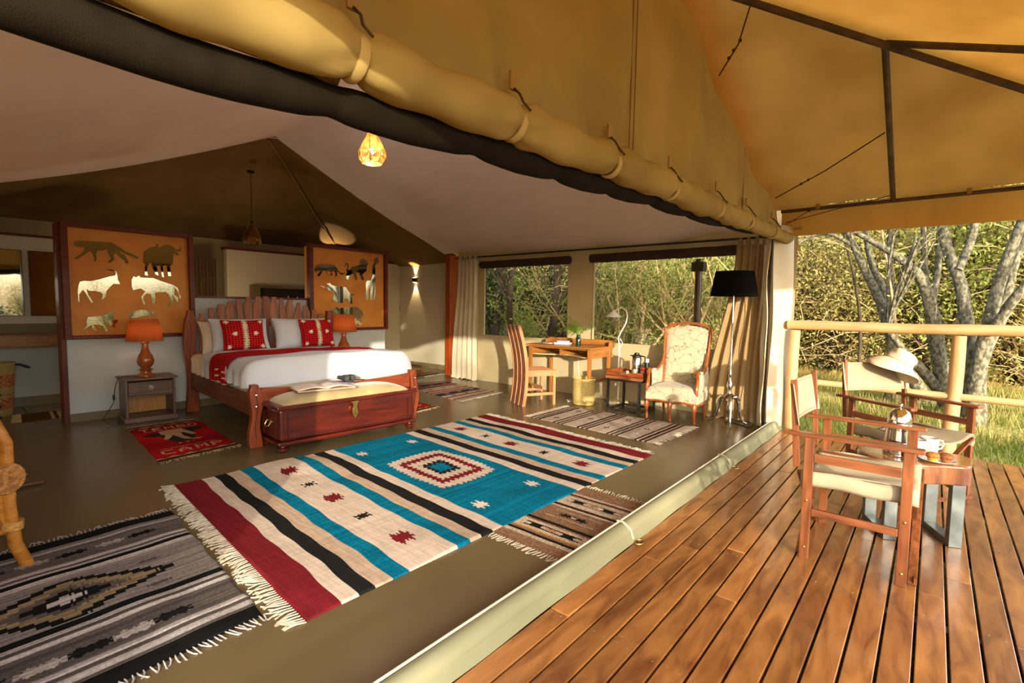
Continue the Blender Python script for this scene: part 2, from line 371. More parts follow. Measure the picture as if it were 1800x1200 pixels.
# side wall of the passage with sconce
sw = MB().span((6.5, 6.80, 0), (6.62, 9.6, 2.08)); struct('wall_passage', sw, PLASTER2)
struct('trim_3', MB().span((6.47, 6.78, 2.08), (6.64, 9.6, 2.13)), DARKFRAME)
bt = thing('baseboard_passage', None, None); bt['kind'] = 'structure'
for i in range(11):
    MB().span((6.483, 6.85+i*0.25, 0.0), (6.499, 6.85+i*0.25+0.245, 0.10)).build('tile', TILE, bt, bevel=0.002)
# rear bathroom walls
struct('wall_rear_left', MB().span((-0.95, 8.12, 0), (2.2, 8.24, 1.98)), PLASTER)
struct('trim_4', MB().span((-0.6, 8.10, 1.98), (2.2, 8.26, 2.01)), DARKFRAME)
bl = thing('baseboard_rear_left', None, None); bl['kind'] = 'structure'
for i in range(5):
    MB().span((-0.35+i*0.5-0.04, 8.103, 0.0), (-0.35+i*0.5+0.45, 8.119, 0.11)).build('tile', TILE, bl, bevel=0.002)
struct('wall_rear_right', MB().span((3.15, 8.6, 0), (6.5, 8.72, 2.09)), PLASTER2)
struct('trim_5', MB().span((3.12, 8.58, 2.09), (6.5, 8.75, 2.13)), DARKFRAME)
struct('wall_rear_back', MB().span((-1.0, 9.6, 0), (6.6, 9.7, 2.35)), WALLCANVAS)
# ---------------- ceiling lining
def gedge(x):
    pts = [(-1.2, 1.75), (-0.61, 2.05), (0.3, 2.3), (2.0, 2.94), (2.81, 3.06), (3.07, 3.05), (3.59, 2.865), (4.227, 2.569), (5.77, 2.131), (6.2, 2.10)]
    for (a, za), (b, zb) in zip(pts[:-1], pts[1:]):
        if a <= x <= b: return za+(zb-za)*(x-a)/(b-a)
    return 2.1
RX, RZ = 3.07, 3.43
def lining(x, y):
    dx = abs(x-RX); t = min(1, dx/3.0)
    z = min(RZ-0.41*dx - 0.07*math.sin(PI*t), gedge(x)-0.03+max(0, y-1.34)*1.6) + 0.012*math.sin(y*4.2+x*1.5)*t + 0.02*math.sin(y*1.45)*t
    e = sm((x-5.0)/1.0); z = z*(1-e)+(zl(y)+ (6.03-x)*0.41)*e if x > 5.0 else z
    return z
cl = MB().grid(lambda u, v: ((lambda x, y: (x, y, lining(x, y)))(-1.0+7.05*u, 1.34+5.36*v)), 88, 60)
struct('ceiling', cl, LINING, smooth=True)
edge = MB().tube([(x, 6.70, lining(x, 6.70)-0.004) for x in [-1.0+7.05*i/60 for i in range(61)]], 0.006, 6)
struct('ceiling_hem', edge, LINING, smooth=True)
# outer brown canvas over the bathroom: hipped rear end
br = MB()
def brow(x, y):
    d = abs(x-RX); hip = max(0, y-6.9)
    return RZ+0.035-0.41*max(d, hip*1.0)
br.grid(lambda u, v: ((lambda x, y: (x, y, brow(x, y)+0.012*math.sin(x*3+y*2)))(-1.0+7.8*u, 6.66+3.6*v)), 60, 40)
struct('ceiling_bathroom', br, BROWNCANVAS, smooth=True)
# rope seam on the hip
MBs = MB().tube([(3.08+0.97*t*3.1, 6.9+3.1*t, RZ+0.02-0.41*3.02*t+0.02*math.sin(t*9)-0.03) for t in [i/24 for i in range(25)]], 0.016, 6)
struct('ceiling_seam', MBs, mat('seam_tan', S(150, 116, 66), rough=0.9), smooth=True)
# outer fly over the tent
fl = MB().grid(lambda u, v: ((lambda x: (x, 1.3+9.4*v, 3.66-0.42*abs(x-RX)))(-1.2+8.25*u)), 30, 10)
struct('roof_fly', fl, KHAKI_ROOF)
# ---------------- verandah roof: hipped front
PK = Vector((3.07, 1.65, 3.53)); SX, SY = 0.45, 0.384
def vroof(x, y):
    return 3.53-max(SX*abs(x-RX), SY*max(0, 1.65-y))
vr = MB().grid(lambda u, v: ((lambda x, y: (x, y, vroof(x, y)+0.035+0.018*math.sin(x*2.1+y*3.3)*math.sin(y*1.9)))(0.27+5.6*u, -1.6+3.3*v)), 70, 48)
struct('roof_verandah', vr, KHAKI_ROOF, smooth=True)
va = MB().grid(lambda u, v: (5.87+0.012*math.sin(u*14)*v, -1.6+2.88*u, 2.312-0.292*v), 40, 4)
va.grid(lambda u, v: (0.27+5.6*u, -1.61+0.01*math.sin(u*30)*v, 2.325-0.30*v), 50, 4)
va.grid(lambda u, v: (0.27-0.02*v, -1.6+2.98*u, 2.36-0.38*v), 40, 4)
struct('roof_valance', va, KHAKI_ROOF, smooth=True)
fr = thing('roof_frame', None, None); fr['kind'] = 'structure'
def pipe(a, b, r=0.02): return MB().tube([a, b], r, 10).build('pipe', PIPE, fr, smooth=True)
J = (4.19, 0.35, 3.02)
pipe((5.84, 1.28, 2.275), (5.84, -1.6, 2.275), 0.017)
pipe((3.07, 1.66, 3.50), (5.84, -1.6, 2.275), 0.024)
pipe(J, (5.84, 0.35, 2.275), 0.021)
pipe(J, (4.19, -1.6, 2.30), 0.021)
pipe((3.07, 1.66, 3.50), (0.30, -1.6, 2.275), 0.024)
pipe((0.30, -1.6, 2.275), (5.84, -1.6, 2.275), 0.017)
for y in (0.95, -0.17, -1.0):
    MB().box((5.84, y, 2.292), (0.045, 0.035, 0.05)).build('webbing_loop', mat('webbing', S(150, 112, 50), rough=0.9), fr, bevel=0.006)
for (x, y) in ((5.80, -1.55), (0.32, -1.55), (3.07, -1.55)):
    pass
# guy ropes
def rope(pts, r=0.0045, knots=()):
    m_ = MB().tube(pts, r, 6)
    for k in knots: m_.ball(k, 0.012, 8, 6, (1.3, 1, 1))
    return m_
tag(rope([(3.63, 1.23, 2.86), (3.60, 1.10, 3.02), (3.55, 1.02, 3.22)], 0.005, [(3.605, 1.13, 2.99), (3.60, 1.09, 3.04), (3.61, 1.16, 2.95)]).build('guy_rope', ROPE, smooth=True), 'short knotted dark rope from the gable edge up to the hip pole', 'rope')
tag(rope([(5.22, 1.20, 2.30), (5.0, 0.77, 2.44), (4.72, 0.36, 2.59)], 0.005, [(5.10, 0.97, 2.375), (5.07, 0.91, 2.395)]).build('guy_rope', ROPE, smooth=True), 'long dark rope tied to the middle of the sloping roof pole', 'rope')
tag(rope([(5.70, 1.20, 2.14), (5.75, 0.80, 2.23), (5.80, 0.36, 2.32)], 0.004).build('guy_rope', ROPE, smooth=True), 'thin dark rope running beside the eave pipe to the pole foot', 'rope')
tag(rope([(5.70, 1.20, 2.12), (5.80, 1.02, 2.25)], 0.004, [(5.80, 1.02, 2.25)]).build('guy_rope', ROPE, smooth=True), 'shortest rope, tied from the canvas corner to the eave pipe end', 'rope')
o = MB().box((0, 0, 0), (0.07, 0.03, 0.025)).build('canvas_toggle', CURTAIN2, bevel=0.008); o.location = (5.86, 1.12, 2.095); o.rotation_euler = (0, 0, -1.4)
tag(o, 'small tan toggle sticking out of the tent corner under the eave', 'toggle')
# ---------------- gable canvas and rolls (front opening)
def gedge(x):
    pts = [(-0.6, 2.05), (0.3, 2.3), (2.0, 2.94), (2.81, 3.06), (3.07, 3.05), (3.59, 2.865), (4.227, 2.569), (5.77, 2.131), (5.95, 2.10)]
    for (a, za), (b, zb) in zip(pts[:-1], pts[1:]):
        if a <= x <= b: return za+(zb-za)*(x-a)/(b-a)
    return 2.1
def zroll(x): # centre height of khaki roll
    return 1.885+0.018*min(x, 4)+0.022*max(0, x-4)
TIES = [0.10, 0.76, 1.41, 2.11, 2.80, 3.60, 4.33, 5.15]
def td(x): return min(abs(x-t) for t in TIES)
gab = MB()
def gfn2(u, v):
    x = -0.6+6.5*u; b = zroll(x)-0.02; t = gedge(x)
    z = b+(t-b)*v
    pin = math.exp(-(td(x)/0.12)**2)*math.exp(-v*4)
    tn = min(TIES, key=lambda q: abs(q-x)); ang = math.atan2(x-tn, 0.06+v*(t-b)); fold = 0.036*math.sin(x*6+v*1.5)*(0.3+v*0.7)*(1-v*0.4)+0.026*math.sin(ang*7+tn*3)*math.exp(-v*1.6)
    return (x, 1.25-fold+0.02*pin, z)
gab.grid(gfn2, 150, 26)
struct('wall_gable', gab, KHAKI, smooth=True)
gs = thing('canvas_door_roll', 'khaki canvas door rolled up and tied along the top of the tent opening', 'rolled canvas')
def rr(x): d = td(x); return 0.078-0.022*math.exp(-(d/0.045)**2)+0.006*math.sin(x*23)*min(1, d*6)-0.022*sm((x-3)/2.6)
sag_tube(-0.55, 5.78, 1.20, rr, lambda x: zroll(x)+0.006+0.014*math.exp(-((x-2.4)/0.9)**2)-0.022*math.cos(PI*2*0)*0-0.012*min(1, td(x)*4), n=420, seg=30, crumple=td).build('roll', KHAKI, gs, smooth=True)
for t in TIES:
    z = zroll(t)
    MB().tube([(t+0.006*math.sin(g), 1.20+0.055*math.cos(g), z-0.004+0.058*math.sin(g)) for g in [2*PI*i/16 for i in range(17)]], 0.0075, 6, flat=2.2).build('strap', mat('khaki_strap', S(168, 144, 84), rough=0.85), gs, smooth=True)
    MB().box((t, 1.205, z+0.150), (0.034, 0.012, 0.066)).build('loop_tab', mat('tab_webbing', S(150, 118, 60), rough=0.9), gs, bevel=0.003)
    MB().tube([(t, 1.198, z+0.122), (t+0.008, 1.178, z+0.10), (t-0.004, 1.150, z+0.060), (t+0.01, 1.128, z+0.03)], 0.0045, 6).build('cord', ROPE, gs)
for x in (2.355, 2.40, 4.31):
    MB().tube([(x+0.008*(v), 1.232, zroll(x)+0.06+(gedge(x)-zroll(x)-0.06)*v) for v in [i/14 for i in range(15)]], 0.0028, 5).build('stitched_seam', mat('seam_dark', S(110, 74, 24), rough=0.9), gs)
for x in (0.60, 2.46, 2.49):
    MB().tube([(x, 1.20+0.066*math.cos(g), zroll(x)-0.004+0.068*math.sin(g)) for g in [2*PI*i/18 for i in range(19)]], 0.003, 5).build('stitched_seam', _M['seam_dark'], gs)
dm = thing('mesh_screen_roll', 'dark brown insect mesh rolled up under the khaki canvas roll', 'rolled mesh')
DT = [0.02, 0.74, 1.30, 1.80, 2.25, 2.75, 3.3, 4.1, 5.0]
def dd(x): return min(abs(x-t) for t in DT)
def drad(x): return 0.0525+0.0015*math.sin(x*5)-0.010*math.exp(-(dd(x)/0.05)**2)
def dz(x): return float(np.interp(x, [-1, .5, 1, 1.35, 1.85, 2.3, 2.64, 3.4, 5.75], [1.775, 1.787, 1.814, 1.834, 1.848, 1.864, 1.892, 1.91, 2.035]))-0.012*min(1, dd(x)*3.2)
sag_tube(-0.55, 5.75, 1.285, drad, dz, n=220, seg=16).build('roll', DARKMESH, dm, smooth=True)
for t in DT:
    MB().tube([(t, 1.285+0.037*math.cos(g), dz(t)+0.037*math.sin(g)) for g in [2*PI*i/14 for i in range(15)]], 0.004, 5).build('strap', mat('dark_strap', S(60, 46, 24), rough=0.8), dm, smooth=True)
MB().grid(lambda u, v: (-0.3+1.05*u, 1.262-0.02*v, 1.815+0.02*v+0.02*u), 20, 2).build('mesh_edge', mat('woven_mesh_edge', S(128, 104, 76), S(80, 62, 42), rough=0.9, nscale=120), dm)
# corner of the tent opening
cp = MB().grid(lambda u, v: (5.66+0.24*u+0.02*math.sin(v*7)*u, 1.28-0.13*u+0.012*math.sin(v*9+u*5), 0.02+2.10*v), 10, 40)
struct('wall_corner', cp, CURTAIN, smooth=True)
struct('wall_corner_west', MB().grid(lambda u, v: (-1.0+0.72*u, 1.28, 0.02+2.0*v), 4, 4), CURTAIN)
struct('tent_pole', MB().tube([(5.79, 1.36, 0), (5.79, 1.36, 2.2)], 0.03, 12), PIPE, smooth=True)
zp_ = MB().tube([(5.66-0.022*math.sin(z*9), 1.33+0.01*math.sin(z*5), z) for z in [0.03+i*0.04 for i in range(50)]], 0.006, 6)
tag(zp_.build('zip_flap_edge', mat('zip_cream', S(226, 204, 160), rough=0.7), smooth=True), 'wavy cream zip edge hanging down beside the tent corner', 'zip')
fp = MB().grid(lambda u, v: (5.66-0.022*math.sin((0.03+2*v)*9)+0.05*u, 1.335+0.05*u, 0.03+1.98*v), 3, 50)
tag(fp.build('zip_flap', CURTAIN, smooth=True), 'narrow cream canvas flap beside the tent corner behind the floor lamp', 'canvas flap')
# ================================================================== PANELS WITH ANIMALS
LEATHER = mat('orange_stained_panel', S(226, 152, 64), S(206, 128, 46), rough=0.55, nscale=2.2, detail=7, bump=0.06, bscale=14, spec=0.35, dist=0.8)
def animal_panel(x0, x1, z0, z1, label, animals):
    t = thing('animal_panel', label, 'wall panel', ((x0+x1)/2, 6.66, z0))
    ox, oz = (x0+x1)/2, z0
    def sp(a, b): return MB().span((a[0]-ox, a[1]-6.66, a[2]-oz), (b[0]-ox, b[1]-6.66, b[2]-oz))
    sp((x0, 6.665, z0), (x1, 6.80, z1)).build('board', LEATHER, t)
    f = MB()
    for a, b in (((x0-0.02, 6.61, z0-0.02), (x0+0.035, 6.70, z1+0.03)), ((x1-0.035, 6.61, z0-0.02), (x1+0.012, 6.70, z1+0.03)),
                 ((x0+0.036, 6.612, z1-0.012), (x1-0.036, 6.70, z1+0.03)), ((x0+0.036, 6.612, z0-0.02), (x1-0.036, 6.70, z0+0.018))):
        f.span((a[0]-ox, a[1]-6.66, a[2]-oz), (b[0]-ox, b[1]-6.66, b[2]-oz))
    f.build('frame', DARKFRAME, t, bevel=0.004)
    for k, poly in animals.items():
        m_ = MB(); m_.prism([(a-ox, b-oz) for a, b in poly], -0.001, 0.004, 'xz')
        m_.build(k+'_mirror', MIRROR, t)
    return t
LA={
'cheetah':[(1.02,1.81),(1.03,1.85),(1.09,1.86),(1.25,1.86),(1.32,1.86),(1.39,1.82),(1.44,1.78),(1.49,1.76),(1.55,1.73),(1.54,1.71),(1.47,1.74),(1.42,1.76),(1.40,1.79),(1.39,1.76),(1.43,1.74),(1.45,1.70),(1.46,1.67),(1.44,1.65),(1.43,1.68),(1.38,1.72),(1.36,1.75),(1.33,1.74),(1.34,1.69),(1.31,1.66),(1.28,1.65),(1.31,1.69),(1.29,1.74),(1.28,1.79),(1.24,1.77),(1.20,1.77),(1.19,1.74),(1.19,1.67),(1.17,1.65),(1.18,1.68),(1.16,1.74),(1.14,1.76),(1.11,1.73),(1.04,1.67),(1.01,1.67),(1.08,1.73),(1.10,1.77),(1.10,1.79),(1.03,1.79)],
'buffalo':[(1.60,1.79),(1.65,1.84),(1.71,1.86),(1.72,1.89),(1.74,1.89),(1.73,1.86),(1.74,1.85),(1.77,1.87),(1.80,1.89),(1.84,1.89),(1.88,1.87),(1.91,1.84),(1.95,1.86),(1.95,1.89),(1.96,1.86),(1.95,1.83),(1.91,1.83),(1.89,1.83),(1.94,1.79),(1.91,1.78),(1.88,1.81),(1.87,1.69),(1.84,1.65),(1.85,1.54),(1.82,1.54),(1.81,1.66),(1.77,1.65),(1.78,1.52),(1.76,1.53),(1.75,1.65),(1.71,1.65),(1.73,1.54),(1.70,1.55),(1.67,1.65),(1.66,1.68),(1.64,1.66),(1.62,1.61),(1.63,1.53),(1.60,1.54),(1.61,1.66),(1.59,1.68)],
'antelope':[(1.03,1.35),(1.04,1.41),(1.05,1.44),(1.08,1.45),(1.14,1.45),(1.20,1.47),(1.25,1.49),(1.30,1.51),(1.31,1.51),(1.34,1.52),(1.35,1.55),(1.33,1.57),(1.26,1.58),(1.31,1.58),(1.35,1.56),(1.36,1.51),(1.36,1.48),(1.38,1.43),(1.34,1.43),(1.32,1.43),(1.28,1.38),(1.26,1.35),(1.25,1.29),(1.22,1.26),(1.23,1.32),(1.21,1.34),(1.17,1.35),(1.12,1.35),(1.10,1.37),(1.11,1.31),(1.15,1.23),(1.13,1.23),(1.09,1.33),(1.07,1.36),(1.04,1.31),(1.04,1.23),(1.03,1.24),(1.03,1.31)],
'wildebeest':[(1.48,1.41),(1.48,1.48),(1.50,1.52),(1.52,1.51),(1.55,1.53),(1.56,1.51),(1.68,1.51),(1.75,1.48),(1.87,1.44),(1.91,1.41),(1.92,1.35),(1.94,1.30),(1.93,1.28),(1.92,1.34),(1.90,1.39),(1.88,1.41),(1.87,1.33),(1.91,1.30),(1.91,1.24),(1.94,1.20),(1.92,1.21),(1.89,1.27),(1.86,1.33),(1.86,1.27),(1.83,1.20),(1.80,1.20),(1.84,1.26),(1.82,1.33),(1.79,1.36),(1.69,1.35),(1.69,1.26),(1.67,1.21),(1.66,1.22),(1.65,1.33),(1.61,1.34),(1.58,1.30),(1.58,1.26),(1.60,1.22),(1.58,1.21),(1.56,1.30),(1.60,1.36),(1.56,1.39),(1.52,1.38),(1.49,1.37)],
'goat':[(1.05,0.93),(1.07,0.97),(1.09,0.99),(1.09,1.04),(1.10,1.08),(1.19,1.09),(1.26,1.11),(1.28,1.14),(1.31,1.13),(1.31,1.05),(1.35,1.05),(1.34,1.02),(1.32,1.00),(1.33,0.97),(1.30,0.97),(1.26,1.02),(1.24,0.99),(1.26,0.93),(1.24,0.93),(1.22,0.99),(1.18,1.00),(1.14,1.00),(1.17,0.93),(1.13,0.96),(1.13,1.00),(1.10,0.98)],
'lizard':[(1.44,1.11),(1.49,1.14),(1.55,1.16),(1.67,1.14),(1.68,1.11),(1.62,1.10),(1.45,1.06)],
}
RA={
'leopard':[(3.57,1.73),(3.60,1.79),(3.67,1.81),(3.81,1.82),(3.88,1.81),(3.92,1.77),(3.96,1.71),(4.03,1.70),(4.04,1.74),(4.04,1.70),(3.99,1.68),(3.93,1.72),(3.91,1.73),(3.92,1.67),(3.89,1.64),(3.90,1.69),(3.87,1.73),(3.83,1.71),(3.85,1.67),(3.80,1.66),(3.83,1.69),(3.81,1.72),(3.76,1.72),(3.76,1.66),(3.75,1.72),(3.70,1.72),(3.65,1.64),(3.61,1.64),(3.66,1.71),(3.63,1.72),(3.59,1.69)],
'lion':[(4.07,1.74),(4.15,1.78),(4.15,1.80),(4.29,1.84),(4.31,1.92),(4.37,1.95),(4.41,1.92),(4.45,1.88),(4.42,1.84),(4.41,1.76),(4.34,1.71),(4.37,1.62),(4.33,1.62),(4.31,1.66),(4.29,1.73),(4.23,1.73),(4.25,1.62),(4.22,1.62),(4.19,1.71),(4.15,1.70),(4.11,1.65),(4.10,1.61),(4.07,1.62),(4.06,1.68),(4.09,1.73),(4.09,1.79),(4.09,1.83),(4.07,1.84),(4.06,1.80),(4.04,1.80),(4.05,1.84),(4.08,1.86),(4.11,1.84),(4.10,1.77)],
'giraffe':[(4.62,1.99),(4.63,1.99),(4.63,1.90),(4.57,1.88),(4.57,1.63),(4.57,1.33),(4.48,1.32),(4.47,1.49),(4.45,1.50),(4.44,1.32),(4.39,1.32),(4.40,1.59),(4.43,1.62),(4.49,1.62),(4.52,1.70),(4.52,1.84),(4.55,1.88),(4.55,1.95)],
'elephant':[(3.65,1.51),(3.72,1.49),(3.81,1.49),(3.74,1.54),(3.81,1.55),(3.82,1.53),(3.89,1.51),(3.97,1.51),(4.06,1.50),(4.12,1.42),(4.21,1.38),(4.13,1.39),(4.16,1.34),(4.17,1.26),(4.12,1.26),(4.09,1.33),(4.04,1.34),(4.01,1.27),(3.90,1.27),(3.89,1.30),(3.85,1.28),(3.84,1.33),(3.87,1.37),(3.85,1.43),(3.77,1.45),(3.78,1.47),(3.72,1.48)],
'rhino':[(3.79,1.20),(3.83,1.17),(3.87,1.17),(3.91,1.21),(3.93,1.19),(4.04,1.20),(4.25,1.21),(4.33,1.15),(4.35,1.07),(4.32,1.10),(4.31,1.03),(4.33,0.94),(4.28,0.94),(4.25,0.98),(4.23,0.94),(4.19,0.97),(3.83,1.00),(3.84,1.10),(3.81,1.15)],
}

animal_panel(0.93, 2.055, 0.875, 1.995, 'orange panel with mirrored cheetah, buffalo, antelope and wildebeest shapes', LA)
animal_panel(3.50, 4.76, 0.885, 2.05, 'orange panel with mirrored leopard, lion, giraffe and elephant shapes', RA)

# ================================================================== BED
bed = thing('bed', 'wide hardwood bed with wavy carved posts and an arched slatted headboard', 'bed', (1.97, 6.45, 0), math.radians(-4))
BW, BL = 1.60, 2.02
def wavy(x0, w_, z0, z1, ph, n=14, amp=0.012, taper=0.0):
    L_, R2 = [], []
    for i in range(n+1):
        t = i/n; z = z0+(z1-z0)*t; c = x0+amp*math.sin(t*7+ph); hw = w_/2*(0.86+0.18*math.sin(t*9+ph*2.3))*(1-taper*t)
        if t > 0.93: hw *= 0.72
        L_.append((c-hw, z)); R2.append((c+hw, z))
    return L_+R2[::-1]
for k, (x, y, z1, wd_, dp) in enumerate(((-0.02, -0.02, 1.16, 0.12, 0.07), (BW+0.02, -0.02, 1.16, 0.12, 0.07), (-0.01, -BL, 0.55, 0.105, 0.075), (BW+0.01, -BL, 0.55, 0.105, 0.075))):
    po = MB().prism(wavy(x, wd_, 0, z1, k*1.3+0.5, 22, 0.010), y-dp/2, y+dp/2, 'xz').build('post', bedw('z'), bed, bevel=0.008)
    # carved line on the post front
    g_ = MB().tube([(x+0.012*math.sin(z*16+k), y-dp/2-0.001, z) for z in [z1*0.15+z1*0.75*i/20 for i in range(21)]], 0.004, 5)
    g_.build('carved_line', mat('groove_dark', S(84, 26, 16), rough=0.5), po)
    if k >= 2:
        for z in (0.36, 0.46): MB().ball((x+0.005, y-dp/2-0.001, z), 0.011, 10, 6, (1, 0.5, 1)).build('bolt', CHROME, po)
rd = random.Random(5)
for i in range(15):
    x = 0.105+i*0.0993; top = 1.335-0.27*((x-0.79)/0.78)**2
    MB().prism(wavy(x, 0.094, 0.60, top, rd.uniform(0, 6), 16, 0.010), -0.052, -0.025, 'xz').build('slat', wood('headboard_slat_wood', *SLATW, axis='z', rough=0.55, coat=0.05, cell=0.12), bed, bevel=0.008)
for z in (0.66, 1.0): MB().span((0.03, -0.024, z-0.03), (BW-0.03, 0.005, z+0.03)).build('crossbar', wood('headboard_slat_wood', *SLATW, axis='x', rough=0.55, coat=0.05), bed, bevel=0.004)
for x in (-0.012, BW+0.012): MB().span((x-0.018, -BL+0.036, 0.27), (x+0.018, -0.056, 0.45)).build('side_rail', wood('dark_rail_wood', S(120, 66, 40), S(86, 40, 24), 'y', coat=0.3), bed, bevel=0.005)
rail = [(x, 0.37+0.04*math.sin(PI*x/BW*1.0)*0) for x in (0.04, BW-0.04)]
top = [(0.04+(BW-0.08)*i/16, 0.515-0.028*math.sin(PI*i/16)) for i in range(17)]
MB().prism([(0.04, 0.36), (BW-0.04, 0.36)]+top[::-1], -BL-0.02, -BL+0.015, 'xz').build('foot_rail', bedw('x'), bed, bevel=0.005)
MB().span((0.02, -BL+0.04, 0.30), (BW-0.02, -0.06, 0.40)).build('slatted_base', bedw('y'), bed)
MB().span((0.01, -BL+0.11, 0.405), (BW-0.01, -0.07, 0.62)).build('mattress', CREAMCLOTH, bed, bevel=0.04)
def in_bed(o): o.location = (1.97, 6.45, 0); o.rotation_euler = (0, 0, math.radians(-4)); return o
def drape(y0, y1, ztop, drop, r=0.10, xo=0.0, nu=64, nv=30, bulge=0.0, ph=0.0, zmin=0.42, front=False, side=0.035):
    """cloth that lies over the mattress between y0 and y1 and hangs down on both sides"""
    def fn(u, v):
        y = y0+(y1-y0)*v; half = BW/2+side+xo
        # arc-length parameter across the bed
        flat = 2*(half-r); arc = PI/2*r; tot = flat+2*arc+2*drop; s_ = u*tot
        if s_ < drop: x, z = -half, -r-(drop-s_)
        elif s_ < drop+arc: a = (s_-drop)/r; x, z = -half+r-r*math.cos(a), -r+r*math.sin(a)
        elif s_ < drop+arc+flat: x, z = -half+r+(s_-drop-arc), 0
        elif s_ < drop+2*arc+flat: a = (s_-drop-arc-flat)/r; x, z = half-r+r*math.sin(a), -r+r*math.cos(a)
        else: x, z = half, -r-(s_-drop-2*arc-flat)
        crown = bulge*(1-(x/half)**2)*(min(1, v*2.2) if front else 1) if abs(x) < half else 0
        w_ = 0.008*math.sin(y*19+x*3+ph)+0.006*math.sin(x*13+y*7+ph)
        if z < -r*0.6: x += 0.014*math.sin(y*34+ph)*min(1, (-z-r*0.6)/0.1)*(1 if x > 0 else -1)
        zz = ztop+z+crown+w_*0.6
        if front:
            e = (v if y1 < y0 else 1-v)
            f_ = max(0, (e-0.80)/0.20)
            if f_ > 0:
                a = f_*PI/2; zz = zz - (1-math.cos(a))*0.25
                y = (y0+(y1-y0)*0.80) + (1 if y1 > y0 else -1)*math.sin(a)*abs(y1-y0)*0.16
                x *= 1-0.03*f_
        return (x+BW/2, y, max(zmin+(0.05 if front else 0), zz))
    return MB().grid(fn, nu, nv)
o = in_bed(drape(-0.08, -1.30, 0.665, 0.14, 0.07, 0.0, ph=1, zmin=0.46).build('bed_sheet', CREAMCLOTH, smooth=True)); tag(o, 'cream quilt tucked along the head half of the bed under the pillows', 'bed sheet')
o = in_bed(drape(-0.60, -1.05, 0.710, 0.15, 0.08, 0.012, bulge=0.02, ph=2, zmin=0.46, nv=10).build('folded_sheet', WHITECLOTH, smooth=True)); tag(o, 'white top sheet folded back just above the red bed runner', 'bed sheet')
CHK = []
def check_mat(name, base, dark, f):
    m = bpy.data.materials.new(name); m.use_nodes = True; t = m.node_tree; N = t.nodes; L = t.links; p = N['Principled BSDF']
    tc = N.new('ShaderNodeTexCoord'); sp_ = N.new('ShaderNodeSeparateXYZ'); L.new(tc.outputs['UV'], sp_.inputs[0])
    outs = []
    for ax in (0, 1):
        mu = N.new('ShaderNodeMath'); mu.operation = 'MULTIPLY'; mu.inputs[1].default_value = f; L.new(sp_.outputs[ax], mu.inputs[0])
        fr_ = N.new('ShaderNodeMath'); fr_.operation = 'FRACT'; L.new(mu.outputs[0], fr_.inputs[0])
        gt = N.new('ShaderNodeMath'); gt.operation = 'GREATER_THAN'; gt.inputs[1].default_value = 0.60; L.new(fr_.outputs[0], gt.inputs[0]); outs.append(gt)
    ad = N.new('ShaderNodeMath'); ad.operation = 'ADD'; L.new(outs[0].outputs[0], ad.inputs[0]); L.new(outs[1].outputs[0], ad.inputs[1])
    cr = N.new('ShaderNodeMapRange'); cr.inputs['From Max'].default_value = 2.0; L.new(ad.outputs[0], cr.inputs[0])
    mx = N.new('ShaderNodeMix'); mx.data_type = 'RGBA'; L.new(cr.outputs[0], mx.inputs['Factor']); mx.inputs['A'].default_value = (*base, 1); mx.inputs['B'].default_value = (*dark, 1)
    at = N.new('ShaderNodeAttribute'); at.attribute_name = 'Col'; mul = N.new('ShaderNodeMix'); mul.data_type = 'RGBA'; L.new(at.outputs['Fac'], mul.inputs['Factor'])
    L.new(mx.outputs['Result'], mul.inputs['A']); mul.inputs['B'].default_value = (*S(232, 224, 190), 1)
    L.new(mul.outputs['Result'], p.inputs['Base Color']); p.inputs['Roughness'].default_value = 0.85; p.inputs['Specular IOR Level'].default_value = 0.15
    return m
REDCHK = check_mat('red_checked_cloth', S(206, 22, 24), S(34, 6, 12), 15)
def uv_and_mask(o, nu, nv, maskfn, su=1.0, sv=1.0):
    """uv from grid order plus a mask attribute used for woven bands"""
    me = o.data; me.uv_layers.new(name='UVMap'); me.color_attributes.new('Col', 'FLOAT_COLOR', 'CORNER')
    uvl = me.uv_layers['UVMap']; ca = me.color_attributes['Col']; n1 = (nv+1)
    for lp in me.loops:
        vi = lp.vertex_index % ((nu+1)*n1); i, j = divmod(vi, n1); u, v = i/nu, j/nv
        uvl.data[lp.index].uv = (u*su, v*sv); a = maskfn(u, v); ca.data[lp.index].color = (a, a, a, 1)
o = drape(-0.92, -1.50, 0.730, 0.17, 0.085, 0.022, bulge=0.018, ph=2, zmin=0.46, nv=24, nu=180).build('bed_runner', REDCHK, smooth=True)
uv_and_mask(o, 180, 24, lambda u, v: 1.0 if (0.3 < v < 0.42 or 0.7 < v < 0.8) and (u < 0.08 or u > .92) and int(u*180) % 5 == 0 else 0.0, 6.0, 1.0)
tag(in_bed(o), 'red and black checked runner laid across the middle of the bed', 'bed runner')
o = in_bed(drape(-1.40, -2.00, 0.735, 0.16, 0.13, 0.03, bulge=0.04, ph=3, zmin=0.46, nv=40, nu=90, front=True).build('duvet', WHITECLOTH, smooth=True)); tag(o, 'thick white duvet folded over the foot half of the bed', 'duvet')

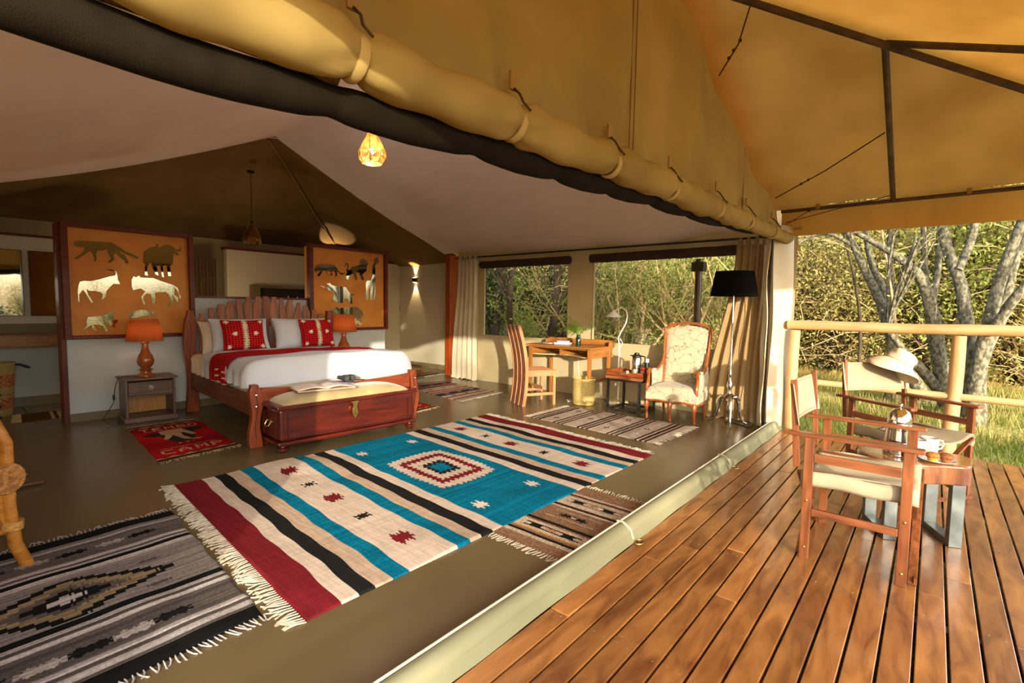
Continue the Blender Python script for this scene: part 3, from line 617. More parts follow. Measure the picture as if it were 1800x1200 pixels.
def pillow(name, w_, h_, t_, m, loc, rx, rz, label, cat, group=None, chk=None):
    nu = nv = 28
    def fn(side):
        def g(u, v):
            a, b = u*2-1, v*2-1
            th = (max(0, 1-abs(a)**3.2)*max(0, 1-abs(b)**3.2))**0.55
            px_ = a*w_/2*(1-0.06*(b*b)*(1-abs(a))*0-0.05*(1-b*b)*0)
            pinch = 1-0.07*(1-abs(a)**2)*abs(b)**6 ; pinch2 = 1-0.07*(1-abs(b)**2)*abs(a)**6
            return (a*w_/2*pinch2, side*(t_/2*th+0.004)+0.004*math.sin(a*9+b*5), (b*pinch+1)*h_/2)
        return g
    mb_ = MB(); mb_.grid(fn(-1), nu, nv); mb_.grid(fn(1), nu, nv)
    o = mb_.build(name, m, smooth=True)
    if chk: uv_and_mask(o, nu, nv, chk, 1.0, 1.0)
    o.location = loc; o.rotation_euler = (rx, 0, rz)
    tag(o, label, cat, group); return o
RZB = math.radians(-4)
pillow('pillow', 0.62, 0.40, 0.17, CREAMCLOTH, (2.31, 6.20, 0.665), math.radians(-24), RZB, 'cream pillow at the left end of the headboard, mostly hidden', 'pillow')
pillow('pillow', 0.62, 0.40, 0.18, WHITECLOTH, (2.36, 6.04, 0.69), math.radians(-20), RZB, 'white pillow right behind the left red cushion', 'pillow')
pillow('pillow', 0.60, 0.40, 0.16, CREAMCLOTH, (3.10, 6.16, 0.665), math.radians(-24), RZB, 'cream pillow at the right end of the headboard, mostly hidden', 'pillow')
pillow('pillow', 0.68, 0.40, 0.18, WHITECLOTH, (3.07, 6.00, 0.69), math.radians(-20), RZB, 'white pillow behind the right red cushion', 'pillow')
def cmask(u, v):
    a = abs(u-0.5) < 0.055 and (int(v*28) % 2 == 0 or abs(u-.5) < 0.02)
    b = any((u-cx)**2+(v-cy)**2 < 0.0022 for cx, cy in ((0.26, 0.5), (0.74, 0.5), (0.1, 0.9), (0.9, 0.9), (0.12, 0.1), (.9, .1)))
    return 1.0 if a or b else 0.0
def cushion(x, y, w_, label):
    o = pillow('cushion', w_, 0.36, 0.15, REDCHK, (x, y, 0.715), math.radians(-18), RZB, label, 'cushion', None, cmask)
    for k in range(9):
        z = 0.035+k*0.035; th = -0.079*(1-abs((z/0.36)*2-1)**3.2)**0.55-0.004
        z_ = MB().tube([(-0.030, th, z), (-0.014, th-.001, z-0.010), (0.0, th-.001, z), (0.014, th-.001, z-0.010), (0.030, th, z)], 0.0042, 5)
        z_.build('woven_chevron', mat('cream_green_thread', S(240, 232, 200), S(150, 150, 80), rough=0.8, nscale=40), o)
    return o
cushion(2.33, 5.885, 0.45, 'red and black checked cushion with a cream chevron band, left of two')
cushion(3.19, 5.86, 0.42, 'red and black checked cushion nearest the right bedside lamp')

# ================================================================== CHEST
ch = thing('blanket_chest', 'polished mahogany chest on bun feet at the foot of the bed', 'chest', (2.545, 4.245, 0), math.radians(-3.2))
CWd, CDp = 1.33, 0.40
b_ = MB().span((-CWd/2, -CDp/2, 0.095), (CWd/2, CDp/2, 0.365)); b_.build('body', chestw('x'), ch, bevel=0.02)
MB().span((-CWd/2-0.022, -CDp/2-0.022, 0.060), (CWd/2+0.022, CDp/2+0.022, 0.095)).build('plinth', chestw('x'), ch, bevel=0.012)
lid = MB().span((-CWd/2-0.028, -CDp/2-0.028, 0.366), (CWd/2+0.028, CDp/2+0.028, 0.398)).build('lid', chestw('x'), ch, bevel=0.012)
MB().grid(lambda u, v: ((lambda a, b: (a*0.625, b*0.185, 0.398+0.085*((1-abs(a)**4)*(1-abs(b)**3))**0.6))(u*2-1, v*2-1)), 50, 20).build('padded_seat', mat('olive_beige_velvet', S(176, 158, 108), S(160, 142, 92), rough=0.8, nscale=8, sheen=0.5, bump=0.1), lid, smooth=True)
def molding(x0, x1, z0, z1, y, name='panel'):
    m_ = MB()
    for a, b in (((x0, z0), (x1, z0)), ((x1, z0), (x1, z1)), ((x1, z1), (x0, z1)), ((x0, z1), (x0, z0))):
        m_.beam((a[0], y, a[1]), (b[0], y, b[1]), 0.010, 0.010)
    return m_
pf = MB().span((-0.585, -CDp/2-0.003, 0.135), (0.585, -CDp/2+0.005, 0.315)).build('front_panel', chestw('x'), ch)
molding(-0.595, 0.595, 0.125, 0.325, -CDp/2-0.004).build('molding', mat('mahogany_dark_line', S(66, 18, 12), rough=0.3, coat=0.4), pf)
sp2 = MB().span((-CWd/2-0.003, -0.13, 0.135), (-CWd/2+0.005, 0.13, 0.315)).build('side_panel', chestw('y'), ch)
m_ = MB()
for a, b in (((-0.135, .13), (0.135, .13)), ((0.135, .13), (0.135, .32)), ((0.135, .32), (-0.135, .32)), ((-0.135, .32), (-0.135, .13))): m_.beam((-CWd/2-0.004, a[0], a[1]), (-CWd/2-0.004, b[0], b[1]), 0.01, 0.01)
m_.build('molding', _M['mahogany_dark_line'], sp2)
bun = [(0.018, 0.0), (0.034, 0.006), (0.042, 0.022), (0.034, 0.038), (0.022, 0.042), (0.03, 0.05), (0.028, 0.06)]
for sx in (-1, 1):
    for sy in (-1, 1): MB().lathe(bun, (sx*(CWd/2-0.03), sy*(CDp/2-0.03), 0), 20).build('bun_foot', chestw('z'), ch, smooth=True)
hs = MB().prism([(-0.040, 0.366), (0.040, 0.366), (0.040, 0.356), (0.024, 0.350), (0.018, 0.31), (0.026, 0.288), (0.030, 0.262), (0.020, 0.235), (0.006, 0.214), (0, 0.205), (-0.006, 0.214), (-0.020, 0.235), (-0.030, 0.262), (-0.026, 0.288), (-0.018, 0.31), (-0.024, 0.350), (-0.040, 0.356)], -CDp/2-0.034, -CDp/2-0.029, 'xz').build('hasp', BRASS, ch)
MB().lathe([(0.004, 0), (0.004, 0.01)], (0, 0, 0), 8); MB().box((0, -CDp/2-0.0345, 0.252), (0.005, 0.002, 0.016)).build('keyhole', BLACK, hs)
hd = MB().tube([(-CWd/2-0.012, -0.045, 0.245), (-CWd/2-0.03, -0.04, 0.215), (-CWd/2-0.034, 0, 0.205), (-CWd/2-0.03, 0.04, 0.215), (-CWd/2-0.012, 0.045, 0.245)], 0.007, 8)
for sy in (-1, 1): hd.ball((-CWd/2-0.008, sy*0.045, 0.247), 0.016, 10, 8, (0.7, 1, 1))
hd.build('side_handle', BRASS, ch, smooth=True)
# book and binoculars on the chest
bk = thing('open_book', 'large open book lying on the padded chest lid', 'book', (2.33, 4.225, 0.487), math.radians(-12))
PAPER = mat('book_paper', S(232, 216, 204), S(218, 200, 190), rough=0.8, nscale=3)
for sg in (-1, 1):
    MB().grid(lambda u, v: (sg*0.25*u, -0.15+0.30*v, 0.010+0.028*math.sin(PI*min(1, u*1.0))**0.8*(1-u*0.55)), 18, 4).build('page', PAPER, bk, smooth=True, solid=0.004)
    MB().span((sg*0.002, -0.153, 0.0), (sg*0.252, 0.153, 0.008)).build('page_block', mat('page_edges', S(214, 188, 150), S(190, 160, 120), rough=0.8, nscale=30), bk)
MB().span((-0.258, -0.158, -0.004), (0.258, 0.158, -0.0005)).build('cover', mat('book_cover_brown', S(120, 60, 40), rough=0.5), bk)
mg = tag(MB().box((0, 0, 0), (0.20, 0.15, 0.008)).build('booklet', mat('booklet_cover', S(54, 66, 96), S(150, 130, 150), rough=0.4, nscale=10), bevel=0.001), 'small dark booklet lying under the binoculars on the open book', 'booklet'); mg.location = (2.545, 4.27, 0.513); mg.rotation_euler = (0, 0.1, -0.2)
bi = thing('binoculars', 'black binoculars resting on the open book on the chest', 'binoculars', (2.60, 4.30, 0.548), math.radians(10))
RUB = mat('black_rubber', S(40, 42, 40), S(58, 60, 56), rough=0.55, nscale=20)
for sx in (-1, 1):
    bb = MB(); bb.tube([(sx*0.036, -0.075, 0), (sx*0.036, -0.03, 0), (sx*0.032, 0.0, 0.0), (sx*0.030, 0.05, 0)], [0.031, 0.030, 0.022, 0.019], 16); o_ = bb.build('barrel', RUB, bi, smooth=True)
    MB().tube([(sx*0.036, -0.0765, 0), (sx*0.036, -0.074, 0)], [0.024, 0.024], 16).build('lens', mat('lens_glass', S(120, 130, 124), rough=0.08, metal=0.6), o_)
MB().box((0, 0.0, 0.003), (0.03, 0.05, 0.02)).build('hinge', RUB, bi, bevel=0.004)
MB().tube([(0.06, 0.0, -0.005), (0.10, -0.02, -0.028), (0.15, -0.05, -0.034), (0.185, -0.075, -0.038)], 0.011, 8, flat=0.5).build('strap', RUB, bi, smooth=True)

# ================================================================== NIGHTSTANDS AND LAMPS
def nightstand(loc, rz, label):
    t = thing('nightstand', label, 'nightstand', loc, rz)
    for sx in (-1, 1): MB().span((sx*0.205-0.011, -0.17, 0.05), (sx*0.205+0.011, 0.17, 0.435)).build('side_panel', greyw('z'), t, bevel=0.003)
    MB().span((-0.24, -0.195, 0.436), (0.24, 0.19, 0.458)).build('top', greyw('x'), t, bevel=0.005)
    MB().span((-0.235, -0.195, 0.0), (0.235, 0.19, 0.05)).build('plinth', greyw('x'), t, bevel=0.008)
    MB().span((-0.193, 0.155, 0.052), (0.193, 0.168, 0.434)).build('back_panel', wood('light_ply', S(206, 150, 84), S(184, 124, 62), 'z', coat=0), t)
    MB().span((-0.193, -0.16, 0.262), (0.193, 0.15, 0.274)).build('shelf', greyw('x'), t)
    d = MB().span((-0.190, -0.176, 0.280), (0.190, 0.12, 0.418)).build('drawer', greyw('x'), t, bevel=0.004)
    MB().tube([(0, -0.176, 0.352), (0, -0.184, 0.352), (0, -0.187, 0.352), (0, -0.197, 0.352), (0, -0.203, 0.352)], [0.024, 0.022, 0.010, 0.016, 0.008], 14).build('knob', mat('knob_pale', S(214, 196, 180), S(90, 60, 50), rough=0.3, nscale=30), d, smooth=True)
    return t
n1 = nightstand((1.52, 6.385, 0), math.radians(-3), 'grey-brown nightstand with one drawer beneath the left bedside lamp')
n2 = nightstand((3.86, 6.38, 0), 0, 'nightstand hidden behind the bed beneath the right bedside lamp')
SHADE = bpy.data.materials.new('orange_lampshade'); SHADE.use_nodes = True
_t = SHADE.node_tree; _p = _t.nodes['Principled BSDF']; _p.inputs['Base Color'].default_value = (*S(208, 132, 76), 1); _p.inputs['Roughness'].default_value = 0.8
_tr = _t.nodes.new('ShaderNodeBsdfTranslucent'); _tr.inputs[0].default_value = (*S(236, 160, 92), 1); _mx = _t.nodes.new('ShaderNodeMixShader'); _mx.inputs[0].default_value = 0.55
_t.links.new(_p.outputs[0], _mx.inputs[1]); _t.links.new(_tr.outputs[0], _mx.inputs[2]); _t.links.new(_mx.outputs[0], _t.nodes['Material Output'].inputs[0])
TURNED = wood('turned_orange_wood', S(176, 96, 34), S(140, 66, 20), 'z', rough=0.22, coat=0.7)
def table_lamp(loc, label, s=1.0, power=3.0):
    t = thing('table_lamp', label, 'lamp', loc)
    prof = [(0.075, 0), (0.077, 0.012), (0.070, 0.026), (0.050, 0.04), (0.046, 0.062), (0.070, 0.074), (0.050, 0.084), (0.040, 0.094), (0.048, 0.102), (0.070, 0.13), (0.078, 0.165), (0.066, 0.215), (0.044, 0.255), (0.030, 0.30), (0.026, 0.345), (0.040, 0.352), (0.036, 0.362), (0.018, 0.37)]
    MB().lathe([(r*s, z*s) for r, z in prof], (0, 0, 0), 28).build('base', TURNED, t, smooth=True)
    MB().lathe([(0.165*s, 0.378*s), (0.125*s, 0.60*s)], (0, 0, 0), 40, cap=False).build('lamp_shade', SHADE, t, smooth=True, solid=0.002)
    MB().ball((0, 0, 0.46*s), 0.028, 12, 8).build('bulb', mat('warm_bulb', (1, 0.8, 0.5), emit=(1.0, 0.62, 0.28), estr=10), t, smooth=True)
    MB().tube([(0, 0, 0.37*s), (0, 0, 0.44*s)], 0.01, 8).build('socket', BRASS, t)
    light('lamp_light', 'POINT', (loc[0], loc[1], loc[2]+0.47*s), power, (1.0, 0.72, 0.42), shadow_soft_size=0.03)
    return t
tl = table_lamp((1.50, 6.33, 0.459), 'turned wooden lamp with orange shade on the left nightstand', 1.0, 4.0)
MB().tube([(-0.07, 0.0, 0.006), (-0.15, 0.02, 0.008), (-0.22, 0.05, 0.006), (-0.255, 0.02, -0.06), (-0.275, 0.0, -0.16), (-0.28, 0.0, -0.24), (-0.33, 0.0, -0.33), (-0.38, -0.02, -0.40), (-0.34, -0.08, -0.445), (-0.26, -0.10, -0.452), (-0.235, 0.09, -0.44)], 0.004, 6).build('cord', BLACK, tl, smooth=True)
MB().box((-0.278, 0.0, -0.19), (0.02, 0.016, 0.055)).build('cord_switch', BLACK, tl, bevel=0.004)
table_lamp((3.80, 6.30, 0.459), 'turned wooden lamp with orange shade right of the bed', 1.08, 6.0)
# ================================================================== PENDANTS, SCONCE
PEND = mat('pierced_brass_shade', S(120, 80, 20), S(70, 44, 12), rough=0.5, metal=0.3, nscale=40)
def pierced(name, glow):
    m = bpy.data.materials.new(name); m.use_nodes = True; t = m.node_tree; N = t.nodes; L = t.links; p = N['Principled BSDF']
    tc = N.new('ShaderNodeTexCoord'); v = N.new('ShaderNodeTexVoronoi'); v.inputs['Scale'].default_value = 95; L.new(tc.outputs['Object'], v.inputs['Vector'])
    gt = N.new('ShaderNodeMath'); gt.operation = 'LESS_THAN'; gt.inputs[1].default_value = 0.40; L.new(v.outputs['Distance'], gt.inputs[0])
    p.inputs['Base Color'].default_value = (*S(120, 74, 24), 1); p.inputs['Metallic'].default_value = 0.4; p.inputs['Roughness'].default_value = 0.45
    tr = N.new('ShaderNodeBsdfTransparent'); mx = N.new('ShaderNodeMixShader')
    tl_ = N.new('ShaderNodeBsdfTranslucent'); tl_.inputs[0].default_value = (*S(150, 96, 34), 1); m2 = N.new('ShaderNodeMixShader'); m2.inputs[0].default_value = 0.75
    L.new(tr.outputs[0], m2.inputs[1]); L.new(tl_.outputs[0], m2.inputs[2])
    L.new(gt.outputs[0], mx.inputs[0]); L.new(p.outputs[0], mx.inputs[1]); L.new(m2.outputs[0], mx.inputs[2]); L.new(mx.outputs[0], N['Material Output'].inputs[0]); return m
PIERCED = pierced('pierced_lantern', 1)
def pendant(loc, ztop, label, lit, s=1.0):
    t = thing('pendant_lantern', label, 'pendant lamp', loc)
    prof = [(0.030, 0.36), (0.055, 0.30), (0.105, 0.20), (0.142, 0.11), (0.142, 0.06), (0.105, 0.0)]
    sh = MB().lathe([(r*s, z*s) for r, z in prof], (0, 0, 0), 8, cap=False).build('lantern_shade', PIERCED, t)
    for k in range(8):
        g = 2*PI*k/8
        MB().tube([(r*s*math.cos(g), r*s*math.sin(g), z*s) for r, z in prof], 0.0028, 5).build('rib', BRASS, sh)
        g2 = g+PI/8; rr_ = 0.142*math.cos(PI/8)*s
        m_ = MB()
        for q in (0.042, 0.029, 0.015):
            m_.tube([(math.cos(g2)*(rr_-0.000)-math.sin(g2)*q*math.cos(a)*s+math.cos(g2)*0.0015, math.sin(g2)*rr_+math.cos(g2)*q*math.cos(a)*s+math.sin(g2)*0.0015, 0.085*s+q*math.sin(a)*s*1.0) for a in [2*PI*i/20 for i in range(21)]], 0.0022, 4)
        m_.build('medallion', BRASS, sh)
    MB().lathe([(0.032*s, 0.355*s), (0.02*s, 0.39*s), (0.008, 0.40*s)], (0, 0, 0), 12).build('cap', BLACK if not lit else BRASS, t)
    MB().tube([(0, 0, 0.39*s), (0, 0, ztop-loc[2])], 0.004, 6).build('cord', BLACK, t)
    MB().lathe([(0.05, ztop-loc[2]-0.025), (0.045, ztop-loc[2])], (0, 0, 0), 16).build('ceiling_rose', BLACK, t)
    if lit:
        MB().ball((0, 0, 0.13*s), 0.034, 12, 8).build('bulb', mat('bright_bulb', (1, 0.9, 0.7), emit=(1.0, 0.85, 0.6), estr=30), t, smooth=True)
        light('pendant_light', 'POINT', (loc[0], loc[1], loc[2]+0.13*s), 120, (1.0, 0.88, 0.74), shadow_soft_size=0.04)
    return t
pendant((3.07, 4.52, 2.70), 3.40, 'glowing pierced brass lantern hanging from the tent ridge', True)
pendant((3.07, 2.75, 2.62), 3.36, 'added lit lantern hidden behind the rolled canvas to brighten the ceiling', True)  # extra lantern added out of view to light the ceiling lining
pendant((3.07, 7.45, 2.07), 3.10, 'unlit dark pendant lantern hanging behind the bedhead wall', False, 0.85)
sc_ = thing('wall_sconce', 'small up-and-down wall light on the passage wall', 'wall light', (6.5, 8.07, 1.76))
MB().box((-0.035, 0, 0), (0.06, 0.075, 0.085)).build('housing', mat('bronze', S(84, 56, 26), rough=0.4, metal=0.7), sc_, bevel=0.004)
for sz in (-1, 1):
    MB().box((-0.035, 0, sz*0.0445), (0.045, 0.055, 0.003)).build('light_opening', mat('sconce_glow', (1, 0.8, 0.5), emit=(1.0, 0.78, 0.5), estr=14), sc_)
    light('sconce_light', 'SPOT', (6.5-0.04, 8.07, 1.76+sz*0.055), 26, (1.0, 0.70, 0.38), (0.12, 0, sz), spot_size=math.radians(58), spot_blend=0.5, shadow_soft_size=0.006)
sw_ = thing('light_switch', 'small dark switch plate on the passage wall below the wall light', 'light switch', (6.495, 8.63, 1.19))
MB().box((0, 0, 0), (0.01, 0.075, 0.12)).build('plate', mat('switch_plate', S(92, 84, 60), rough=0.4), sw_, bevel=0.002)
MB().box((-0.007, 0, 0.015), (0.006, 0.03, 0.03)).build('rocker', WHITE, sw_, bevel=0.001)
sc2 = thing('wall_sconce', 'up-light on the back wall hidden behind the right animal panel', 'wall light', (5.3, 9.56, 1.9))
MB().box((0, 0, 0), (0.075, 0.06, 0.085)).build('housing', _M['bronze'], sc2, bevel=0.004)
light('sconce_light', 'SPOT', (5.3, 9.48, 1.97), 40, (1.0, 0.74, 0.42), (0, -0.75, 1), spot_size=math.radians(50), spot_blend=0.25, shadow_soft_size=0.006)
light('bathroom_glow', 'POINT', (2.7, 7.6, 1.3), 12, (1.0, 0.74, 0.45), shadow_soft_size=0.1)

# ================================================================== BATHROOM THINGS
vn = thing('vanity_counter', 'long wooden vanity counter shelf under the mirrors at far left', 'counter', (0.4, 7.86, 0))
MB().span((-1.0, -0.25, 0.73), (1.45, 0.25, 0.865)).build('counter_slab', wood('counter_wood', S(168, 124, 82), S(136, 94, 58), 'x', coat=0.2), vn, bevel=0.006)
MB().span((-1.0, 0.19, 0.866), (1.45, 0.25, 0.97)).build('splashback', mat('grey_slate', S(112, 108, 84), rough=0.5), vn)
for (a, b, lb) in ((0.52, 0.765, 'tall mirror at the left picture edge above the vanity counter'), (0.83, 1.10, 'tall mirror beside the animal panel above the vanity counter')):
    t = thing('wall_mirror', lb, 'mirror', ((a+b)/2, 8.105, 1.07)); hw = (b-a)/2
    MB().box((0, 0, 0.37), (2*hw, 0.012, 0.75)).build('glass', MIRROR, t)
    MB().box((0, 0.007, 0.37), (2*hw+0.012, 0.004, 0.762)).build('backing', BLACK, t)
BSK = S(196, 178, 116)
def basket_mat(name, bands):
    m = mat(name, S(188, 168, 104), S(160, 138, 78), rough=0.85, scale=(1, 1, 6), nscale=22, bump=0.6, bscale=60, bdist=0.006); return m
hm = thing('tall_basket', 'tall woven basket with rust patterned bands beside the vanity', 'basket', (0.43, 7.62, 0))
MB().lathe([(0.155, 0.0), (0.165, 0.02), (0.20, 0.56), (0.203, 0.575), (0.195, 0.575), (0.16, 0.04)], (0, 0, 0), 36).build('basket_body', basket_mat('natural_basket', 0), hm, smooth=True)
RUST = mat('rust_weave', S(150, 66, 36), S(190, 140, 86), rough=0.85, scale=(1, 1, 1), nscale=70, lo=0.45, hi=0.55)
for z0, z1 in ((0.08, 0.20), (0.235, 0.25), (0.32, 0.45)):
    f_ = lambda z: 0.1672+(z-0.02)/0.54*0.035
    MB().lathe([(f_(z0), z0), (f_(z1), z1)], (0, 0, 0), 36, cap=False).build('patterned_band', RUST, hm, smooth=True)
MB().tube([(0.19, -0.03, 0.55), (0.24, -0.04, 0.54), (0.28, -0.05, 0.52), (0.31, -0.06, 0.505)], [0.012, 0.014, 0.016, 0.008], 8).build('handle', mat('blue_wrapped_handle', S(48, 40, 110), S(40, 34, 86), rough=0.8), hm, smooth=True)
rb = MB().grid(lambda u, v: (2.62+0.22*u+0.02*math.sin(v*3), 9.55-0.05*math.sin(u*PI)-0.02*math.sin(u*22), 1.05+0.62*v-0.06*(u-0.5)**2*4*v), 40, 12)
rbt = thing('bath_robe', 'pale bathrobe hanging behind the bedhead wall beside the shower curtain', 'bathrobe'); rb.build('robe_cloth', CREAMCLOTH, rbt, smooth=True)
MB().tube([(2.73, 9.61, 1.66), (2.73, 9.53, 1.66), (2.73, 9.52, 1.69)], 0.008, 6).build('hook', CHROME, rbt)
pc = MB().grid(lambda u, v: (2.72+0.40*u, 8.95+0.035*math.sin(u*26), 0.05+1.90*v), 70, 6)
tag(pc.build('shower_curtain', CURTAIN3, smooth=True), 'brown pleated curtain hanging behind the bedhead wall', 'curtain')
sh_ = thing('bottle_shelf', 'dark recessed shelf with bottles on the rear bathroom wall', 'shelf', (3.9, 8.56, 1.2))
for a, b in (((-0.42, -0.10, 0.30), (0.60, 0.03, 0.345)), ((-0.42, -0.10, -0.02), (0.60, 0.03, 0.01)), ((-0.42, -0.10, 0.0), (-0.30, 0.03, 0.30)), ((0.57, -0.10, 0.0), (0.60, 0.03, 0.30))):
    MB().span(a, b).build('shelf_board', wood('shelf_wood', S(120, 96, 62), S(98, 76, 46), 'x'), sh_)
MB().span((-0.30, 0.02, 0.01), (0.57, 0.034, 0.30)).build('dark_back', mat('shelf_back', S(40, 30, 22), rough=0.8), sh_)
for i, x in enumerate((4.08, 4.17, 4.24, 4.36)):
    hgt = (0.17, 0.12, 0.15, 0.11)[i]
    b1 = MB().lathe([(0.022, 0), (0.023, 0.01), (0.023, hgt*0.65), (0.009, hgt*0.78), (0.009, hgt)], (x, 8.50, 1.211), 14).build('bottle', mat('bottle_pale_%d' % (i % 2), *( [S(220, 214, 200)] if i % 2 == 0 else [S(80, 90, 60)]), rough=0.15, coat=0.5), smooth=True)
    tag(b1, 'small toiletry bottle standing on the dark shelf behind the bedhead wall', 'bottle', 'toiletry bottles on the dark bathroom shelf')
# ================================================================== RUGS
def rug_mat(name, sx, sy):
    return mat(name, (1.0, 1.0, 1.0), (0.74, 0.74, 0.74), rough=0.95, scale=(sx, sy, 1), nscale=60, detail=4, bump=0.35, bscale=150, attr='Col', spec=0.05, bdist=0.003, lo=0.3, hi=0.7)
WEAVE_U = rug_mat('weave_across', 1, 0.12); WEAVE_V = rug_mat('weave_along', 0.12, 1)
FR = {'cream': mat('cream_fringe', S(198, 186, 164), S(166, 154, 132), rough=0.95, nscale=30), 'grey': mat('grey_white_fringe', S(176, 170, 166), S(146, 140, 136), rough=0.95, nscale=30),
      'tan': mat('tan_fringe', S(190, 168, 126), S(160, 138, 96), rough=0.95, nscale=30)}
def rug(name, label, cs, nu, nv, fn, fringes, wm=None, wave=0.004, zb=0.0, seed=1, flen=0.09, fstep=0.016, frm='cream', frr=0.0028, group=None):
    """cs: corners A(u0v0) B(u1v0) C(u1v1) D(u0v1); fn(U,V)->rgb arrays"""
    t = thing(name, label, 'rug', (cs[0][0], cs[0][1], zb), 0, group)
    A, B, C_, D = [np.array(c, float)-np.array(cs[0], float) for c in cs]
    u = np.linspace(0, 1, nu+1)[:, None]; v = np.linspace(0, 1, nv+1)[None, :]
    P = (1-u)[..., None]*(1-v)[..., None]*A+u[..., None]*(1-v)[..., None]*B+u[..., None]*v[..., None]*C_+(1-u)[..., None]*v[..., None]*D
    rg = np.random.RandomState(seed); z = np.zeros((nu+1, nv+1))
    for _ in range(7):
        a, b, ph = rg.uniform(2, 14), rg.uniform(2, 14), rg.uniform(0, 6); z += np.sin(u*a*2+v*b+ph)*rg.uniform(.2, 1)
    z = np.maximum(0, z/3)*wave+0.006
    edge = np.minimum(np.minimum(u, 1-u)*nu, np.minimum(v, 1-v)*nv); z = np.where(edge < 0.5, 0.0015, z)
    wob = 0.004*np.sin(v*23+seed); P[..., 0] += (wave*0.35)*np.sin(v*17+u*5+seed)+(wave*0.3)*np.sin(v*41+u*9)
    co = np.concatenate([P, z[..., None]], axis=2); co[..., 0] += wob*(u > 0.97)-wob*(u < 0.03)
    co = co.reshape(-1, 3)
    i = np.arange(nu)[:, None]; j = np.arange(nv)[None, :]; q = i*(nv+1)+j
    faces = np.stack([q, q+nv+1, q+nv+2, q+1], axis=-1).reshape(-1, 4)
    me = bpy.data.meshes.new('weave'); me.vertices.add(len(co)); me.vertices.foreach_set('co', co.astype('f').ravel())
    me.loops.add(faces.size); me.polygons.add(len(faces)); me.loops.foreach_set('vertex_index', faces.astype('i').ravel())
    me.polygons.foreach_set('loop_start', np.arange(0, faces.size, 4, dtype='i')); me.update(calc_edges=True)
    me.polygons.foreach_set('use_smooth', [True]*len(faces))
    U = (np.arange(nu)[:, None]+0.5)/nu+0*j; V = (np.arange(nv)[None, :]+0.5)/nv+0*i
    colr = fn(U, V); colr = np.where(colr <= 0.04045, colr/12.92, ((colr+0.055)/1.055)**2.4)
    rgba = np.ones((nu*nv, 4), 'f'); rgba[:, :3] = colr.reshape(-1, 3)
    ca = me.color_attributes.new('Col', 'FLOAT_COLOR', 'CORNER'); ca.data.foreach_set('color', np.repeat(rgba, 4, axis=0).ravel())
    me.materials.append(wm or WEAVE_V); o = bpy.data.objects.new('weave', me); COL.objects.link(o); o.parent = t
    r = random.Random(seed)
    for (e0, e1) in fringes:
        p0, p1 = Vector((*e0, 0))-Vector((*cs[0], 0)), Vector((*e1, 0))-Vector((*cs[0], 0)); d = (p1-p0); L_ = d.length; d.normalize(); nrm = Vector((d.y, -d.x, 0)); m_ = MB()
        n = int(L_/fstep); sway = 0
        for k in range(n+1):
            p = p0+d*(k*L_/n); sway = 0.8*sway+r.uniform(-0.35, 0.35); l_ = flen*r.uniform(0.75, 1.15)
            for q in range(1 if flen < 0.06 else 2):
                s0 = r.uniform(-0.4, 0.4); p = p+d*r.uniform(-.003, .003)
                pts = [p-nrm*0.004+Vector((0, 0, 0.005)), p+nrm*l_*0.35+d*l_*0.2*(sway)+Vector((0, 0, 0.007)), p+nrm*l_*0.7+d*l_*(0.5*sway+s0*0.4)+Vector((0, 0, 0.0045)), p+nrm*l_*(0.95+0.1*s0)+d*l_*(0.8*sway+s0)+Vector((0, 0, 0.003))]
                m_.tube(pts, [frr, frr*1.25, frr, frr*1.5], 4, caps=False)
        f_ = m_.build('fringe', FR[frm], t); f_['kind'] = 'stuff'
    return t
def col(*c): return np.array(c)/255.0
def blank(U): return np.zeros(U.shape+(3,))
def stripes(X, C, items):
    """items: (end, colour)"""
    prev = -1
    for e, c in items:
        m_ = (X > prev) & (X <= e); C[m_] = c; prev = e
STAR = ["...X.....X...", "..XXX.X.XXX..", "X.XXXXXXXXX.X", "XXXXXXXXXXXXX", ".XXXXXXXXXXX.", "XXXXXXXXXXXXX", "X.XXXXXXXXX.X", "..XXX.X.XXX..", "...X.....X..."]
CROSS = ["...X...X...", "X..XX.XX..X", "XXXXXXXXXXX", "..XXXXXXX..", "XXXXXXXXXXX", "X..XX.XX..X", "...X...X..."]
def stamp(C, A, B, ca, cb, wa, wb, bm, c):
    """bitmap centred on (ca,cb) in metric coords A,B"""
    H_, W_ = len(bm), len(bm[0]); g = np.array([[ch_ == 'X' for ch_ in r_] for r_ in bm])
    ia = np.floor((A-ca+wa/2)/wa*W_).astype(int); ib = np.floor((B-cb+wb/2)/wb*H_).astype(int)
    ok = (ia >= 0) & (ia < W_) & (ib >= 0) & (ib < H_); m_ = np.zeros(A.shape, bool); m_[ok] = g[ib[ok], ia[ok]]; C[m_] = c
